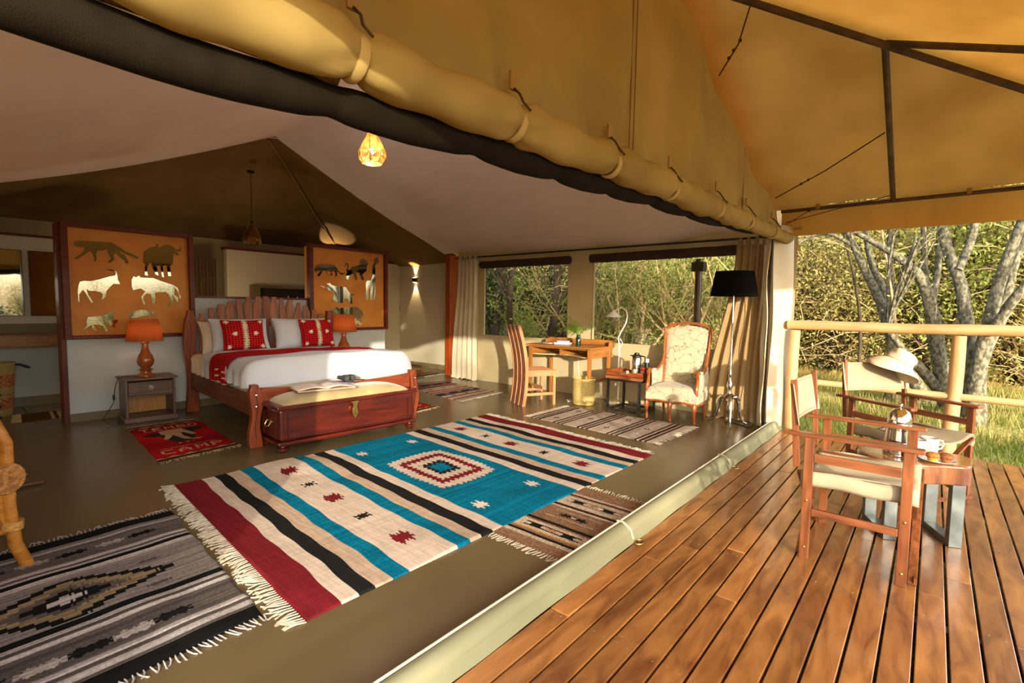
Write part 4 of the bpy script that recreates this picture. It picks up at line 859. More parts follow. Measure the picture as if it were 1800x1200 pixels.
# --- large turquoise rug
MAR, CRM, BLK, TQ, BGE = col(122, 34, 40), col(214, 196, 178), col(34, 34, 34), col(8, 116, 148), col(196, 172, 148)
def f_big(U, V):
    C = blank(U)
    stripes(U, C, [(.052, MAR), (.08, CRM), (.107, BLK), (.137, BGE), (.168, TQ), (.268, CRM), (.297, TQ), (.322, BGE), (.352, BLK), (.38, CRM), (.628, TQ), (.655, CRM), (.688, BLK), (.715, BGE), (.745, TQ), (.83, CRM), (.86, TQ), (.885, BGE), (.915, BLK), (.945, CRM), (2, MAR)])
    X = U*3.06; Y = V*2.07
    for k, y in enumerate((0.30, 0.70, 1.08, 1.42, 1.78)):
        for x in (.218*3.06, .788*3.06): stamp(C, X, Y, x, y, (0.12 if k % 2 == 0 else 0.085), (0.16 if k % 2 == 0 else 0.11), STAR if k % 2 == 0 else CROSS, MAR if k % 2 == 0 else BLK)
    for x, y in ((.415*3.06, .31), (.585*3.06, .31), (.415*3.06, 1.77), (.585*3.06, 1.77)): stamp(C, X, Y, x, y, 0.10, 0.12, CROSS, col(226, 210, 196))
    a, b = (X-.504*3.06)/0.285, (Y-1.04)/0.375
    saw = 0.10*np.abs(((X*22+Y*0) % 1)-0.5)*2*(np.abs(b) > np.abs(a))+0.09*np.abs(((Y*20) % 1)-0.5)*2*(np.abs(a) >= np.abs(b))
    d = np.maximum(np.abs(a), np.abs(b))+saw+0.10*np.maximum(0, np.abs(a)+np.abs(b)-1.35)*2
    for lim, c in ((1.05, CRM), (.80, MAR), (.62, CRM), (.40, BLK), (.27, TQ)): C[d < lim] = c
    rs = np.random.RandomState(2); n = rs.uniform(0.86, 1.10, (1, U.shape[1], 1))*rs.uniform(0.93, 1.05, U.shape+(1,)); isT = (np.abs(C-TQ).sum(2) < .01)[..., None]
    return np.clip(C*np.where(isT, n, (n+2)/3), 0, 1)
big = rug('kilim_rug', 'large turquoise, cream, black and maroon striped kilim in the middle of the floor', ((0.915, 1.82), (3.985, 1.775), (4.15, 3.885), (1.05, 3.885)), 300, 200, f_big,
    [((0.915, 1.81), (1.05, 3.885))[::-1], ((3.985, 1.775), (4.15, 3.885))], WEAVE_U, wave=0.012, flen=0.085, fstep=0.019, seed=4)
# --- grey diamond rug bottom left
GA, GB, GC, GD = col(142, 134, 130), col(96, 88, 84), col(190, 182, 178), col(26, 26, 26)
def f_grey(U, V):
    C = blank(U); Y = (1-V)*1.46; X = U*1.75
    st = [(0.09, GD), (.125, GA), (.15, GC), (.17, GB), (.31, col(104, 98, 94)), (.34, GB), (.37, GC), (.40, GB), (.42, GC), (.455, GD), (.50, GC), (.93, GA), (.975, GD), (1.0, GC), (1.03, GB), (1.06, GC), (1.09, GB), (1.25, col(92, 86, 82)), (1.28, GC), (1.31, GB), (1.345, GC), (1.37, GB), (2, GD)]
    stripes(Y, C, st)
    a = np.abs(X-1.22)/0.36*1.0; b = np.abs(Y-0.735)/0.185; st_ = np.floor(b*9)/9; saw = ((X*26) % 1)*0.09
    d = a+st_+saw
    for lim, c in ((1.10, GD), (.90, col(150, 130, 100)), (.62, GB), (.42, GD), (.2, GC)): C[(d < lim) & (b < 1)] = c
    a2 = np.abs(X-0.35)/0.36; d2 = a2+st_+saw
    for lim, c in ((1.10, GD), (.90, col(150, 130, 100)), (.62, GB), (.42, GD), (.2, GC)): C[(d2 < lim) & (b < 1)] = c
    for k, x in enumerate((1.56, 1.43, 1.28, 1.13, .98, .8, .6, .4, .2)): stamp(C, X, Y, x, .245, .12, .06, STAR, GD if k % 2 == 0 else col(170, 162, 156))
    for k, x in enumerate((1.50, 1.37, 1.24, 1.11, .96, .8, .6, .4, .2)): stamp(C, X, Y, x, 1.18, .13, .07, STAR, GD if k % 2 == 0 else col(170, 162, 156))
    for x in (1.52, .95): 
        for y in (.60, .87): stamp(C, X, Y, x, y, .10, .04, STAR, GB)
    rs = np.random.RandomState(5); C *= rs.uniform(0.84, 1.12, (1, U.shape[1], 1))*rs.uniform(0.9, 1.08, U.shape+(1,)); return np.clip(C, 0, 1)
rug('kilim_rug', 'grey, white and black rug with serrated diamonds at the lower left', ((-0.92, 1.93), (0.83, 1.985), (0.912, 3.425), (-0.84, 3.40)), 220, 220, f_grey, [((-0.92, 1.93), (0.83, 1.985)), ((-0.84, 3.40), (0.912, 3.425))[::-1]], WEAVE_V, wave=0.006, flen=0.05, fstep=0.018, frm='grey', seed=6)
# --- brown rug tucked under the large rug by the threshold
BR1, BR2, BR3 = col(138, 106, 80), col(196, 176, 152), col(30, 28, 26)
def f_brown(U, V):
    C = blank(U); X = U*0.94; Y = V*0.52; spk = np.random.RandomState(8)
    stripes(X, C, [(.095, BR1), (.125, BR2), (.15, BR3), (.165, BR1), (.185, col(176, 130, 70)), (.285, BR2), (.305, BR1), (.33, BR3), (.355, BR1), (.55, BR1), (.57, BR2), (.59, BR3), (.60, BR1), (.74, BR2), (.755, BR1), (.775, BR3), (.80, BR2), (2, BR1)])
    for x in (.235, .68):
        for s_ in (-1, 1):
            C[(np.abs(X-x-s_*0.020) < .004) & (np.abs(Y-.26) < .17)] = BR3; C[(np.abs(X-x-s_*0.030) < .002) & (np.abs(Y-.26) < .14)] = BR3
            C[(np.abs(X-x) < .016) & (np.abs(Y-.26-s_*.10) < .03+np.abs(X-x)*.8)] = BR3
        C[(np.abs(X-x)+np.abs(Y-.26)*.4 < .018)] = col(170, 128, 76)
    for s_ in (-1, 1): stamp(C, Y, X, .26+s_*.045, .455, .09, .05, CROSS, BR3)
    C[(np.abs(X-.455)+np.abs(Y-.26)*.5 < .012)] = BR2
    C[(np.abs(np.abs(X-.455)-.05) < .003) & (np.abs(Y-.26) < .15)] = BR2
    C *= spk.uniform(0.75, 1.18, U.shape+(1,)); return np.clip(C, 0, 1)
rug('kilim_rug', 'small brown, cream and black patterned rug between the large rug and the deck', ((1.985, 1.285), (2.93, 1.285), (2.93, 1.85), (1.985, 1.85)), 170, 100, f_brown, [((1.985, 1.285), (1.985, 1.85))[::-1], ((2.93, 1.285), (2.93, 1.85))], WEAVE_U, wave=0.002, flen=0.055, fstep=0.02, seed=9, zb=-0.004)
# --- black and cream striped rug by the armchair
def f_bw(U, V):
    C = blank(U); Y = (1-V)*1.55; X = U*.88; C[:] = col(198, 180, 160)
    for c in (.10, .42, .74, 1.10, 1.42):
        for dlt in (-.055, 0, .055): C[np.abs(Y-c-dlt) < .013] = col(58, 38, 28)
        C[(np.abs(Y-c-.0275) < .012)] = col(176, 154, 132)
    for k, c in enumerate((.26, .58, .92, 1.26)):
        for i, x in enumerate((.2, .44, .68)):
            m_ = np.abs(X-x)/.045+np.abs(Y-c)/.035; C[(m_ < 1) & (m_ > .55)] = col(60, 44, 34) if (k+i) % 2 == 0 else col(226, 214, 198); C[m_ < .25] = col(80, 60, 46)
    C *= np.random.RandomState(11).uniform(.9, 1.08, (1, U.shape[1], 1)); return np.clip(C, 0, 1)
rug('striped_rug', 'cream rug with dark brown stripes in front of the armchair and side table', ((4.33, 1.93), (5.245, 1.905), (5.235, 3.46), (4.40, 3.45)), 110, 190, f_bw, [((4.33, 1.93), (5.245, 1.905)), ((4.40, 3.45), (5.235, 3.46))[::-1]], WEAVE_V, wave=0.004, flen=0.07, fstep=0.018, seed=12)
# --- red letter rugs
FONT = {'T': ["XXXXX", "..X..", "..X..", "..X..", "..X..", "..X..", "..X.."], 'E': ["XXXXX", "X....", "X....", "XXXX.", "X....", "X....", "XXXXX"], 'M': ["X...X", "XX.XX", "X.X.X", "X.X.X", "X...X", "X...X", "X...X"],
        'B': ["XXXX.", "X...X", "X...X", "XXXX.", "X...X", "X...X", "XXXX."], 'O': [".XXX.", "X...X", "X...X", "X...X", "X...X", "X...X", ".XXX."], 'C': [".XXXX", "X....", "X....", "X....", "X....", "X....", ".XXXX"],
        'A': ["..X..", ".X.X.", ".X.X.", "X...X", "XXXXX", "X...X", "X...X"], 'P': ["XXXX.", "X...X", "X...X", "XXXX.", "X....", "X....", "X...."]}
def inpoly(X, Y, poly):
    r = np.zeros(X.shape, bool); n = len(poly)
    for i in range(n):
        x1, y1 = poly[i]; x2, y2 = poly[(i+1) % n]
        c = ((y1 > Y) != (y2 > Y)) & (X < (x2-x1)*(Y-y1)/((y2-y1) or 1e-9)+x1); r ^= c
    return r
def f_red(U, V):
    X = U*.60; Y = V*1.36; C = blank(U); C[:] = col(176, 24, 30)
    rs = np.random.RandomState(3); C *= (1+0.12*np.sin(Y*9+X*2)[..., None])*rs.uniform(.92, 1.06, (1, U.shape[1], 1))
    INK, TAN = col(52, 50, 44), col(204, 172, 132)
    for s_ in (0, 1):
        yy = Y if s_ == 0 else 1.36-Y
        zz = 0.085+0.035*np.abs(((X/.12) % 1)-.5)*2
        C[yy < zz] = col(60, 30, 22); C[yy < zz-0.018] = TAN; C[(yy < zz-0.018) & (yy < 0.06)] = col(96, 30, 22); C[(yy < 0.028)] = col(60, 46, 28)
    for word, yc, hh in (('TEMBO', 1.145, .115), ('CAMP', .235, .125)):
        n = len(word); tot = .50; cw_ = tot/n
        for i, ch_ in enumerate(word): stamp(C, X, -Y, .05+cw_*(i+.5), -yc, cw_*.74, hh, FONT[ch_], TAN)
    # elephant head seen from the front
    C[inpoly(X, Y, [(.035, .92), (.14, .985), (.24, .97), (.24, .84), (.17, .80), (.10, .84)])] = INK
    C[inpoly(X, Y, [(.565, .98), (.47, 1.02), (.36, 1.00), (.36, .86), (.43, .82), (.52, .90)])] = INK
    C[inpoly(X, Y, [(.20, .96), (.40, .98), (.42, .66), (.36, .50), (.24, .50), (.19, .62), (.17, .80)])] = INK
    C[inpoly(X, Y, [(.19, 1.02), (.38, 1.03), (.40, .90), (.44, .72), (.40, .70), (.365, .84), (.34, .86), (.33, .72), (.37, .56), (.46, .52), (.40, .50), (.31, .58), (.26, .80), (.235, .72), (.20, .66), (.17, .68), (.21, .84), (.18, .90)])] = TAN
    for y in (.345, 1.065): C[(np.abs(Y-y) < .004) & (np.abs(X-.3) < .22)] = TAN
    for y in (.46,): C[(np.abs(Y-y) < .010) & (np.abs(X-.29) < .07) & (((X*34).astype(int) % 2) == 0)] = TAN
    return np.clip(C, 0, 1)
redrug = rug('welcome_rug', 'red rug with pale lettering and an elephant head left of the bed', ((1.135, 4.53), (1.745, 4.61), (1.845, 5.94), (1.25, 5.965)), 130, 200, f_red, [((1.135, 4.53), (1.745, 4.61)), ((1.25, 5.965), (1.845, 5.94))[::-1]], WEAVE_V, wave=0.003, flen=0.055, fstep=0.014, frm='tan', seed=14)
rug('welcome_rug', 'red lettered rug right of the bed, mostly hidden by the chest', ((3.48, 4.56), (4.06, 4.63), (4.13, 5.95), (3.55, 5.93)), 130, 200, f_red, [((3.48, 4.56), (4.06, 4.63)), ((3.55, 5.93), (4.13, 5.95))[::-1]], WEAVE_V, wave=0.003, flen=0.055, fstep=0.014, frm='tan', seed=15)
def f_multi(U, V):
    C = blank(U); Y = (1-V)*1.5; X = U*.85; NV, CR_, RD_, OR_ = col(56, 62, 86), col(206, 190, 164), col(150, 34, 34), col(176, 78, 48)
    stripes(Y, C, [(.05, RD_), (.12, CR_), (.16, col(96, 86, 60)), (.20, CR_), (.24, RD_), (.36, NV), (.39, CR_), (.45, OR_), (.50, col(120, 40, 30)), (.56, CR_), (.66, col(190, 180, 166)), (.72, CR_), (.78, OR_), (.84, CR_), (.90, OR_), (.94, CR_), (1.07, NV), (1.10, RD_), (1.20, CR_), (1.24, RD_), (1.36, CR_), (1.40, RD_), (2, CR_)])
    for c in (.30, 1.0, .61, 1.15):
        for x in (.2, .45, .7): stamp(C, X, Y, x, c, .09, .05, CROSS, CR_ if c in (.30, 1.0) else col(50, 44, 36))
    return C*np.random.RandomState(1).uniform(.9, 1.06, (1, U.shape[1], 1))
rug('kilim_rug', 'navy, rust and cream striped rug between the bed and the left curtain', ((4.50, 4.68), (5.38, 4.76), (5.53, 6.22), (4.72, 6.30)), 90, 190, f_multi, [((4.50, 4.68), (5.38, 4.76)), ((4.72, 6.30), (5.53, 6.22))[::-1]], WEAVE_V, wave=0.003, flen=0.05, fstep=0.016, seed=17)
def f_yel(U, V):
    C = blank(U); Y = (1-V)*1.5; CR_, RD_, YL_ = col(204, 186, 146), col(158, 30, 32), col(190, 158, 84)
    stripes(Y, C, [(.12, RD_), (.26, CR_), (.30, RD_), (.44, CR_), (.50, col(60, 50, 40)), (.60, CR_), (.64, RD_), (.76, CR_), (.80, col(170, 60, 44)), (.98, YL_), (1.04, CR_), (1.16, YL_), (1.2, col(60, 50, 40)), (1.24, CR_), (1.36, RD_), (1.42, col(40, 30, 26)), (2, CR_)])
    m_ = (np.abs(Y-1.30) < .05) & (((U*22).astype(int) % 2) == 0); C[m_] = col(226, 214, 190); return C
rug('kilim_rug', 'yellow, red and cream striped rug in the passage beside the tiled baseboard', ((5.28, 6.72), (6.12, 6.82), (6.30, 8.30), (5.46, 8.25)), 90, 150, f_yel, [((5.28, 6.72), (6.12, 6.82)), ((5.46, 8.25), (6.30, 8.30))[::-1]], WEAVE_V, wave=0.002, flen=0.06, fstep=0.018, seed=18)
def f_mat(U, V):
    C = blank(U); stripes(U, C, [(.30, col(92, 66, 46)), (.34, col(204, 176, 128)), (.38, col(92, 66, 46)), (.42, col(204, 176, 128)), (.46, col(92, 66, 46)), (.54, col(150, 110, 64)), (.62, col(206, 180, 132)), (.70, col(92, 66, 46)), (2, col(160, 116, 62))])
    X = U*.8; Y = V*.5; m_ = np.maximum(np.abs(X-.70), np.abs(Y-.25)); C[(m_ < .08) & (m_ > .05)] = col(60, 30, 20); C[m_ < .03] = col(60, 30, 20); return C
rug('bath_mat', 'small brown striped mat on the tiles beyond the end of the bedhead wall', ((0.60, 7.03), (1.38, 7.06), (1.40, 7.52), (0.64, 7.52)), 80, 50, f_mat, [((0.60, 7.03), (0.64, 7.52))[::-1]], WEAVE_U, wave=0.002, flen=0.07, fstep=0.014, frm='tan', seed=19)

# ================================================================== DESK AREA
dk = thing('writing_desk', 'honey-coloured wooden writing desk with a low gallery under the windows', 'desk', (5.72, 3.79, 0))
MB().span((-0.31, -0.53, 0.722), (0.27, 0.53, 0.742)).build('desk_top', deskw('y'), dk, bevel=0.004)
for sx in (-1, 1):
    for sy in (-1, 1):
        x, y = sx*0.245-0.02, sy*0.475
        MB().add([(x-.022, y-.022, .72), (x+.022, y-.022, .72), (x+.022, y+.022, .72), (x-.022, y+.022, .72), (x-.016, y-.016, 0), (x+.016, y-.016, 0), (x+.016, y+.016, 0), (x-.016, y+.016, 0)], [(0, 1, 2, 3), (7, 6, 5, 4), (0, 4, 5, 1), (1, 5, 6, 2), (2, 6, 7, 3), (3, 7, 4, 0)]).build('leg', deskw('z'), dk, bevel=0.003)
for sy in (-1, 1): MB().span((-0.243, sy*0.475-0.011, 0.60), (0.203, sy*0.475+0.011, 0.72)).build('apron', deskw('x'), dk)
MB().span((-0.276, -0.453, 0.60), (-0.258, -0.10, 0.72)); MB().span((0.21, -0.453, 0.60), (0.228, 0.453, 0.72)).build('apron', deskw('y'), dk)
MB().span((-0.265, -0.453, 0.70), (-0.25, 0.453, 0.721)).build('apron', deskw('y'), dk)
sh = [(-0.453, 0.61), (0.453, 0.61)]
crv = [(0.453-0.906*i/16, -0.05-0.19*abs(math.cos(PI*i/16))**1.5*1.0) for i in range(17)]
MB().prism([(b, a) for a, b in [(0.453, 0.21), (-0.453, 0.21)]]+[(b, a) for a, b in crv[::-1]], 0.596, 0.612, 'xy').build('under_shelf', wood('pale_shelf', S(206, 176, 120), S(186, 150, 92), 'y'), dk, bevel=0.002)
MB().span((-0.25, -0.010, 0.613), (0.20, 0.0, 0.70)).build('divider', deskw('x'), dk)
for sx, sy in ((1, -0.475), (1, 0.475)):
    pass
MB().beam((-0.25, -0.475, 0.30), (0.21, -0.475, 0.30), 0.02, 0.03).build('stretcher', deskw('x'), dk)
gal = MB().span((0.245, -0.53, 0.743), (0.262, 0.53, 0.815)); gal.span((0.14, -0.528, 0.743), (0.244, -0.512, 0.80)); gal.span((0.14, 0.512, 0.743), (0.244, 0.528, 0.80))
gal.build('gallery', deskw('y'), dk, bevel=0.004)
for i, (lx, ly, w_, d_, h_, c, lb) in enumerate(((5.74, 3.92, .15, .21, .022, S(226, 220, 224), 'white booklet stack on the desk beside the green vase'), (5.76, 4.12, .16, .22, .006, S(238, 228, 212), 'loose cream papers on the left half of the desk'))):
    o = tag(MB().box((0, 0, h_/2), (w_, d_, h_)).build('booklet', mat('paper_%d' % i, c, rough=0.6), bevel=0.001), lb, 'booklet'); o.location = (lx, ly, 0.7425); o.rotation_euler = (0, 0, 0.2+i)
o = tag(MB().box((0, 0, 0.012), (0.12, 0.17, 0.024)).build('notebook', mat('lilac_cover', S(150, 142, 170), S(200, 190, 200), rough=0.5, nscale=20), bevel=0.002), 'small lilac notebook on top of the white booklet on the desk', 'notebook'); o.location = (5.75, 3.92, 0.7655); o.rotation_euler = (0, 0, 0.5)
vs_ = thing('flower_vase', 'dark green glass vase with bright fern leaves on the desk', 'vase', (5.66, 3.62, 0.7425))
VG = mat('dark_green_glass', S(14, 40, 26), rough=0.06, coat=1.0)
MB().lathe([(0.034, 0), (0.036, 0.006), (0.036, 0.10), (0.028, 0.118), (0.026, 0.135), (0.030, 0.142), (0.022, 0.142), (0.020, 0.12)], (0, 0, 0), 24).build('vase_body', VG, vs_, smooth=True)
FERN = mat('fern_green', S(150, 190, 56), S(98, 142, 32), rough=0.5, trans=0.35, nscale=20)
rf = random.Random(21); fm = MB(); stm = MB()
for k in range(20):
    az = rf.uniform(0, 2*PI); le = rf.uniform(0.20, 0.34); dr = rf.uniform(0.2, 1.0); pts = []
    for i in range(9):
        t = i/8; rr2 = le*math.sin(min(1.3, t*1.3))*(0.25+0.75*dr); zz = 0.13+le*(t*1.1-dr*0.9*t*t); pts.append(Vector((math.cos(az)*rr2, math.sin(az)*rr2, zz)))
    stm.tube(pts, 0.0018, 4)
    for i in range(2, 9):
        d = (pts[i]-pts[i-1]).normalized(); side = d.cross(Vector((0, 0, 1))); side = side.normalized() if side.length > 0.01 else Vector((1, 0, 0)); L_ = 0.052*(1-0.06*i)
        for s_ in (-1, 1):
            p = pts[i]; q = p+side*s_*L_+d*L_*0.7; m1 = (p+q)/2+d*0.012; m2 = (p+q)/2-d*0.010+Vector((0, 0, 0.006)); fm.add([p, m1, q, m2], [(0, 1, 2, 3)])
fm.build('fern_leaves', FERN, vs_)['kind'] = 'stuff'; stm.build('fern_stems', FERN, vs_)['kind'] = 'stuff'
# gooseneck lamp
gl = thing('reading_lamp', 'slim white gooseneck reading lamp on a round base beside the desk', 'lamp', (5.83, 3.10, 0))
MB().lathe([(0.135, 0), (0.14, 0.012), (0.125, 0.045), (0.03, 0.055), (0.012, 0.06)], (0, 0, 0), 28).build('base', mat('cream_enamel', S(206, 190, 150), rough=0.4), gl, smooth=True)
MB().tube([(0, 0, 0.05), (0, 0, 0.7), (0.0, 0, 0.78)], 0.009, 8).build('pole', mat('cream_pole', S(236, 226, 206), rough=0.3), gl, smooth=True)
MB().tube([(0, 0, 0.77), (0.0, 0.02, 0.86), (0, -0.02, 0.95), (0, -0.085, 1.06), (0, -0.10, 1.15), (0, -0.085, 1.22), (0, -0.02, 1.26), (0, 0.05, 1.235), (0, 0.085, 1.205)], 0.008, 8).build('gooseneck', _M['cream_pole'], gl, smooth=True)
MB().lathe([(0.012, 0.075), (0.03, 0.066), (0.088, 0.012), (0.10, 0.0)], (0, 0.10, 1.135), 28, cap=False).build('lamp_shade', mat('white_shade', S(226, 224, 222), rough=0.5), gl, smooth=True, solid=0.002)
MB().tube([(0, 0.10, 1.20), (0, 0.10, 1.23)], 0.011, 8).build('socket', _M['cream_pole'], gl)
MB().tube([(0.012, 0, 0.86), (0.03, -0.03, 0.80), (0.02, 0.02, 0.70), (0.035, -0.03, 0.60), (0.03, 0.0, 0.50), (0.04, -0.06, 0.46), (0.02, -0.02, 0.40), (0.02, 0, 0.10)], 0.004, 5).build('cord', WHITE, gl, smooth=True)
tag(MB().tube([(5.97, 3.85, 0.74), (5.9, 3.78, 0.55), (5.86, 3.72, 0.30), (5.9, 3.66, 0.12), (5.7, 3.62, 0.01), (5.55, 3.60, 0.006), (5.5, 3.66, 0.006), (5.56, 3.72, 0.006), (5.8, 3.60, 0.006)], 0.004, 5).build('power_cord', WHITE, smooth=True), 'white cord hanging behind the desk and looping on the floor', 'cord')
wb = thing('waste_basket', 'pale woven waste basket under the desk', 'basket', (5.50, 3.42, 0))
MB().lathe([(0.125, 0), (0.138, 0.01), (0.152, 0.16), (0.150, 0.33), (0.155, 0.345), (0.145, 0.345), (0.138, 0.05)], (0, 0, 0), 32).build('basket_body', basket_mat('natural_basket', 0), wb, smooth=True)
MB().tube([(0.10, -0.115, 0.15), (0.12, -0.16, 0.16), (0.12, -0.165, 0.12), (0.10, -0.125, 0.09)], 0.005, 6).build('handle', CURTAIN, wb, smooth=True)
# desk chair
dc = thing('desk_chair', 'slatted wooden chair with a tall curved back at the writing desk', 'chair', (5.115, 3.935, 0), math.radians(62.7))
for i in range(7):
    x = -0.195+i*0.065; pts = []
    for k in range(15):
        t = k/14; z = 1.02*t; y = 0.235+0.055*math.sin(PI*t*1.0)*-1*(1 if True else 0)+0.075*t*t; pts.append((y, z))
    poly = [(a-0.022, b) for a, b in pts]+[(a+0.022, b) for a, b in pts[::-1]]
    MB().prism(poly, x-0.012, x+0.012, 'yz').build('back_slat', wood('chair_slat_wood', *(PALEW if i % 2 == 0 else (S(110, 64, 40), S(84, 46, 28))), axis='z', rough=0.45) if False else (palew('z') if i % 2 == 0 else wood('dark_slat_wood', S(110, 64, 40), S(84, 46, 28), 'z')), dc, bevel=0.003)
for i in range(8):
    x = -0.185+i*0.053
    MB().span((x-0.018, -0.215, 0.437), (x+0.018, 0.20, 0.452)).build('seat_slat', palew('y'), dc, bevel=0.003)
for sx in (-1, 1):
    MB().span((sx*0.185-0.017, -0.212, 0), (sx*0.185+0.017, -0.178, 0.436)).build('leg', palew('z'), dc, bevel=0.003)
    MB().span((sx*0.185-0.012, -0.18, 0.375), (sx*0.185+0.012, 0.20, 0.436)).build('seat_rail', palew('y'), dc, bevel=0.003)
    MB().span((sx*0.185-0.012, -0.18, 0.13), (sx*0.185+0.012, 0.20, 0.165)).build('stretcher', palew('y'), dc, bevel=0.003)
MB().span((-0.17, -0.208, 0.385), (0.17, -0.184, 0.436)).build('seat_rail', palew('x'), dc)
MB().span((-0.17, -0.06, 0.20), (0.17, -0.036, 0.235)).build('stretcher', palew('x'), dc)
MB().span((-0.195, 0.18, 0.36), (0.195, 0.205, 0.43)).build('seat_rail', palew('x'), dc)
# side table, tray and its things
st = thing('side_table', 'dark steel framed side table with a wooden top beside the armchair', 'table', (5.545, 2.77, 0))
for sx in (-1, 1):
    for sy in (-1, 1): MB().span((sx*0.205-0.013, sy*0.205-0.013, 0), (sx*0.205+0.013, sy*0.205+0.013, 0.405)).build('leg', BLACKMETAL, st)
for z in (0.393, 0.03):
    for sx in (-1, 1):
        MB().span((sx*0.205-0.012, -0.193, z-0.012), (sx*0.205+0.012, 0.193, z+0.012)).build('frame_bar', BLACKMETAL, st); MB().span((-0.193, sx*0.205-0.012, z-0.012), (0.193, sx*0.205+0.012, z+0.012)).build('frame_bar', BLACKMETAL, st)
for k in range(4): MB().span((-0.225+k*0.1135, -0.235, 0.406), (-0.225+k*0.1135+0.11, 0.235, 0.440)).build('top_board', wood('rustic_top_wood', S(160, 96, 56), S(112, 60, 32), 'y', rough=0.45, cell=0.12), st, bevel=0.004)
tr_ = thing('serving_tray', 'red-brown wooden serving tray with raised curved sides on the side table', 'tray', (5.55, 2.79, 0.441))
MB().span((-0.15, -0.23, 0), (0.15, 0.23, 0.010)).build('tray_base', mat('tray_base_pale', S(206, 176, 120), S(190, 150, 90), rough=0.4), tr_)
prof_ = [(-0.24, 0), (0.24, 0)]+[(0.24-0.48*i/20, 0.028+0.028*abs(math.cos(PI*i/20))**1.2) for i in range(21)]
for sx in (-1, 1): MB().prism(prof_, sx*0.158-0.006, sx*0.158+0.006, 'yz').build('tray_side', wood('orange_tray_wood', S(152, 80, 38), S(112, 52, 22), 'y', rough=0.25, coat=0.5), tr_, bevel=0.002)
for sy in (-1, 1): MB().span((-0.152, sy*0.236-0.005, 0), (0.152, sy*0.236+0.005, 0.055)).build('tray_side', wood('orange_tray_wood', S(152, 80, 38), S(112, 52, 22), 'x', rough=0.25, coat=0.5), tr_, bevel=0.002)
MB().ball((-0.166, 0.08, 0.028), 0.03, 12, 8, (0.08, 1, 0.4)).build('handle_plate', CHROME, tr_, smooth=True)
fk = thing('vacuum_flask', 'steel vacuum flask with black lid and handle on the tray', 'flask', (5.56, 2.72, 0.452))
MB().lathe([(0.052, 0), (0.055, 0.01), (0.055, 0.20), (0.050, 0.212)], (0, 0, 0), 28).build('flask_body', CHROME, fk, smooth=True)
MB().lathe([(0.055, 0.213), (0.056, 0.232), (0.03, 0.245), (0.028, 0.262), (0.012, 0.266)], (0, 0, 0), 28).build('lid', BLACK, fk, smooth=True)
MB().tube([(0.02, -0.055, 0.225), (0.02, -0.095, 0.22), (0.02, -0.100, 0.18), (0.02, -0.085, 0.06), (0.02, -0.055, 0.05)], 0.009, 8).build('handle', BLACK, fk, smooth=True)
MB().box((-0.0, 0.068, 0.225), (0.02, 0.03, 0.014)).build('spout', BLACK, fk, bevel=0.004)
pm_ = thing('pepper_mill', 'dark bottle with a pale cap behind the red jar on the tray', 'bottle', (5.62, 2.615, 0.452))
MB().lathe([(0.028, 0), (0.028, 0.15)], (0, 0, 0), 18).build('bottle_body', BLACK, pm_, smooth=True)
MB().lathe([(0.024, 0.151), (0.026, 0.19), (0.018, 0.195)], (0, 0, 0), 18).build('cap', WHITE, pm_, smooth=True)
jr = thing('glass_jar', 'small glass jar with a red lid at the front right of the tray', 'jar', (5.535, 2.625, 0.452))
MB().lathe([(0.022, 0), (0.028, 0.012), (0.028, 0.045), (0.024, 0.055)], (0, 0, 0), 18).build('jar_body', mat('reddish_glass', S(206, 120, 96), S(226, 190, 180), rough=0.08, nscale=20, coat=1), jr, smooth=True)
MB().lathe([(0.029, 0.056), (0.030, 0.085), (0.026, 0.09)], (0, 0, 0), 18).build('lid', mat('red_lid', S(206, 36, 24), rough=0.35), jr, smooth=True)
for (x, y, s_, lb) in ((5.50, 2.70, 1.0, 'clear cut glass beside the flask on the tray'), (5.49, 2.80, 0.6, 'tiny glass dish at the middle of the tray')):
    o = MB().lathe([(0.026*s_, 0), (0.032*s_, 0.03*s_), (0.030*s_, 0.07*s_), (0.026*s_, 0.07*s_), (0.024*s_, 0.01)], (x, y, 0.452), 10).build('drinking_glass', mat('clear_glass', S(226, 224, 216), rough=0.05, coat=1, trans=0.5), smooth=True); tag(o, lb, 'glass')

# ================================================================== ARMCHAIR
ac = thing('armchair', 'high-backed upholstered armchair with carved honey wood frame and cabriole legs', 'armchair', (5.57, 2.20, 0), math.radians(-85))
UPH = bpy.data.materials.new('leaf_pattern_upholstery'); UPH.use_nodes = True
t = UPH.node_tree; N = t.nodes; L = t.links; p = N['Principled BSDF']; tc = N.new('ShaderNodeTexCoord')
v1 = N.new('ShaderNodeTexVoronoi'); v1.feature = 'DISTANCE_TO_EDGE'; v1.inputs['Scale'].default_value = 8; n1_ = N.new('ShaderNodeTexNoise'); n1_.inputs['Scale'].default_value = 7
vm = N.new('ShaderNodeVectorMath'); vm.operation = 'ADD'; L.new(tc.outputs['Object'], n1_.inputs['Vector']); ms = N.new('ShaderNodeVectorMath'); ms.operation = 'SCALE'; ms.inputs['Scale'].default_value = 0.22
L.new(n1_.outputs['Color'], ms.inputs[0]); L.new(tc.outputs['Object'], vm.inputs[0]); L.new(ms.outputs[0], vm.inputs[1]); L.new(vm.outputs[0], v1.inputs['Vector'])
mr = N.new('ShaderNodeMapRange'); mr.inputs['From Min'].default_value = 0.012; mr.inputs['From Max'].default_value = 0.03; L.new(v1.outputs['Distance'], mr.inputs[0])
mx = N.new('ShaderNodeMix'); mx.data_type = 'RGBA'; mx.inputs['A'].default_value = (*S(128, 114, 84), 1); mx.inputs['B'].default_value = (*S(180, 168, 140), 1); L.new(mr.outputs[0], mx.inputs['Factor']); L.new(mx.outputs['Result'], p.inputs['Base Color'])
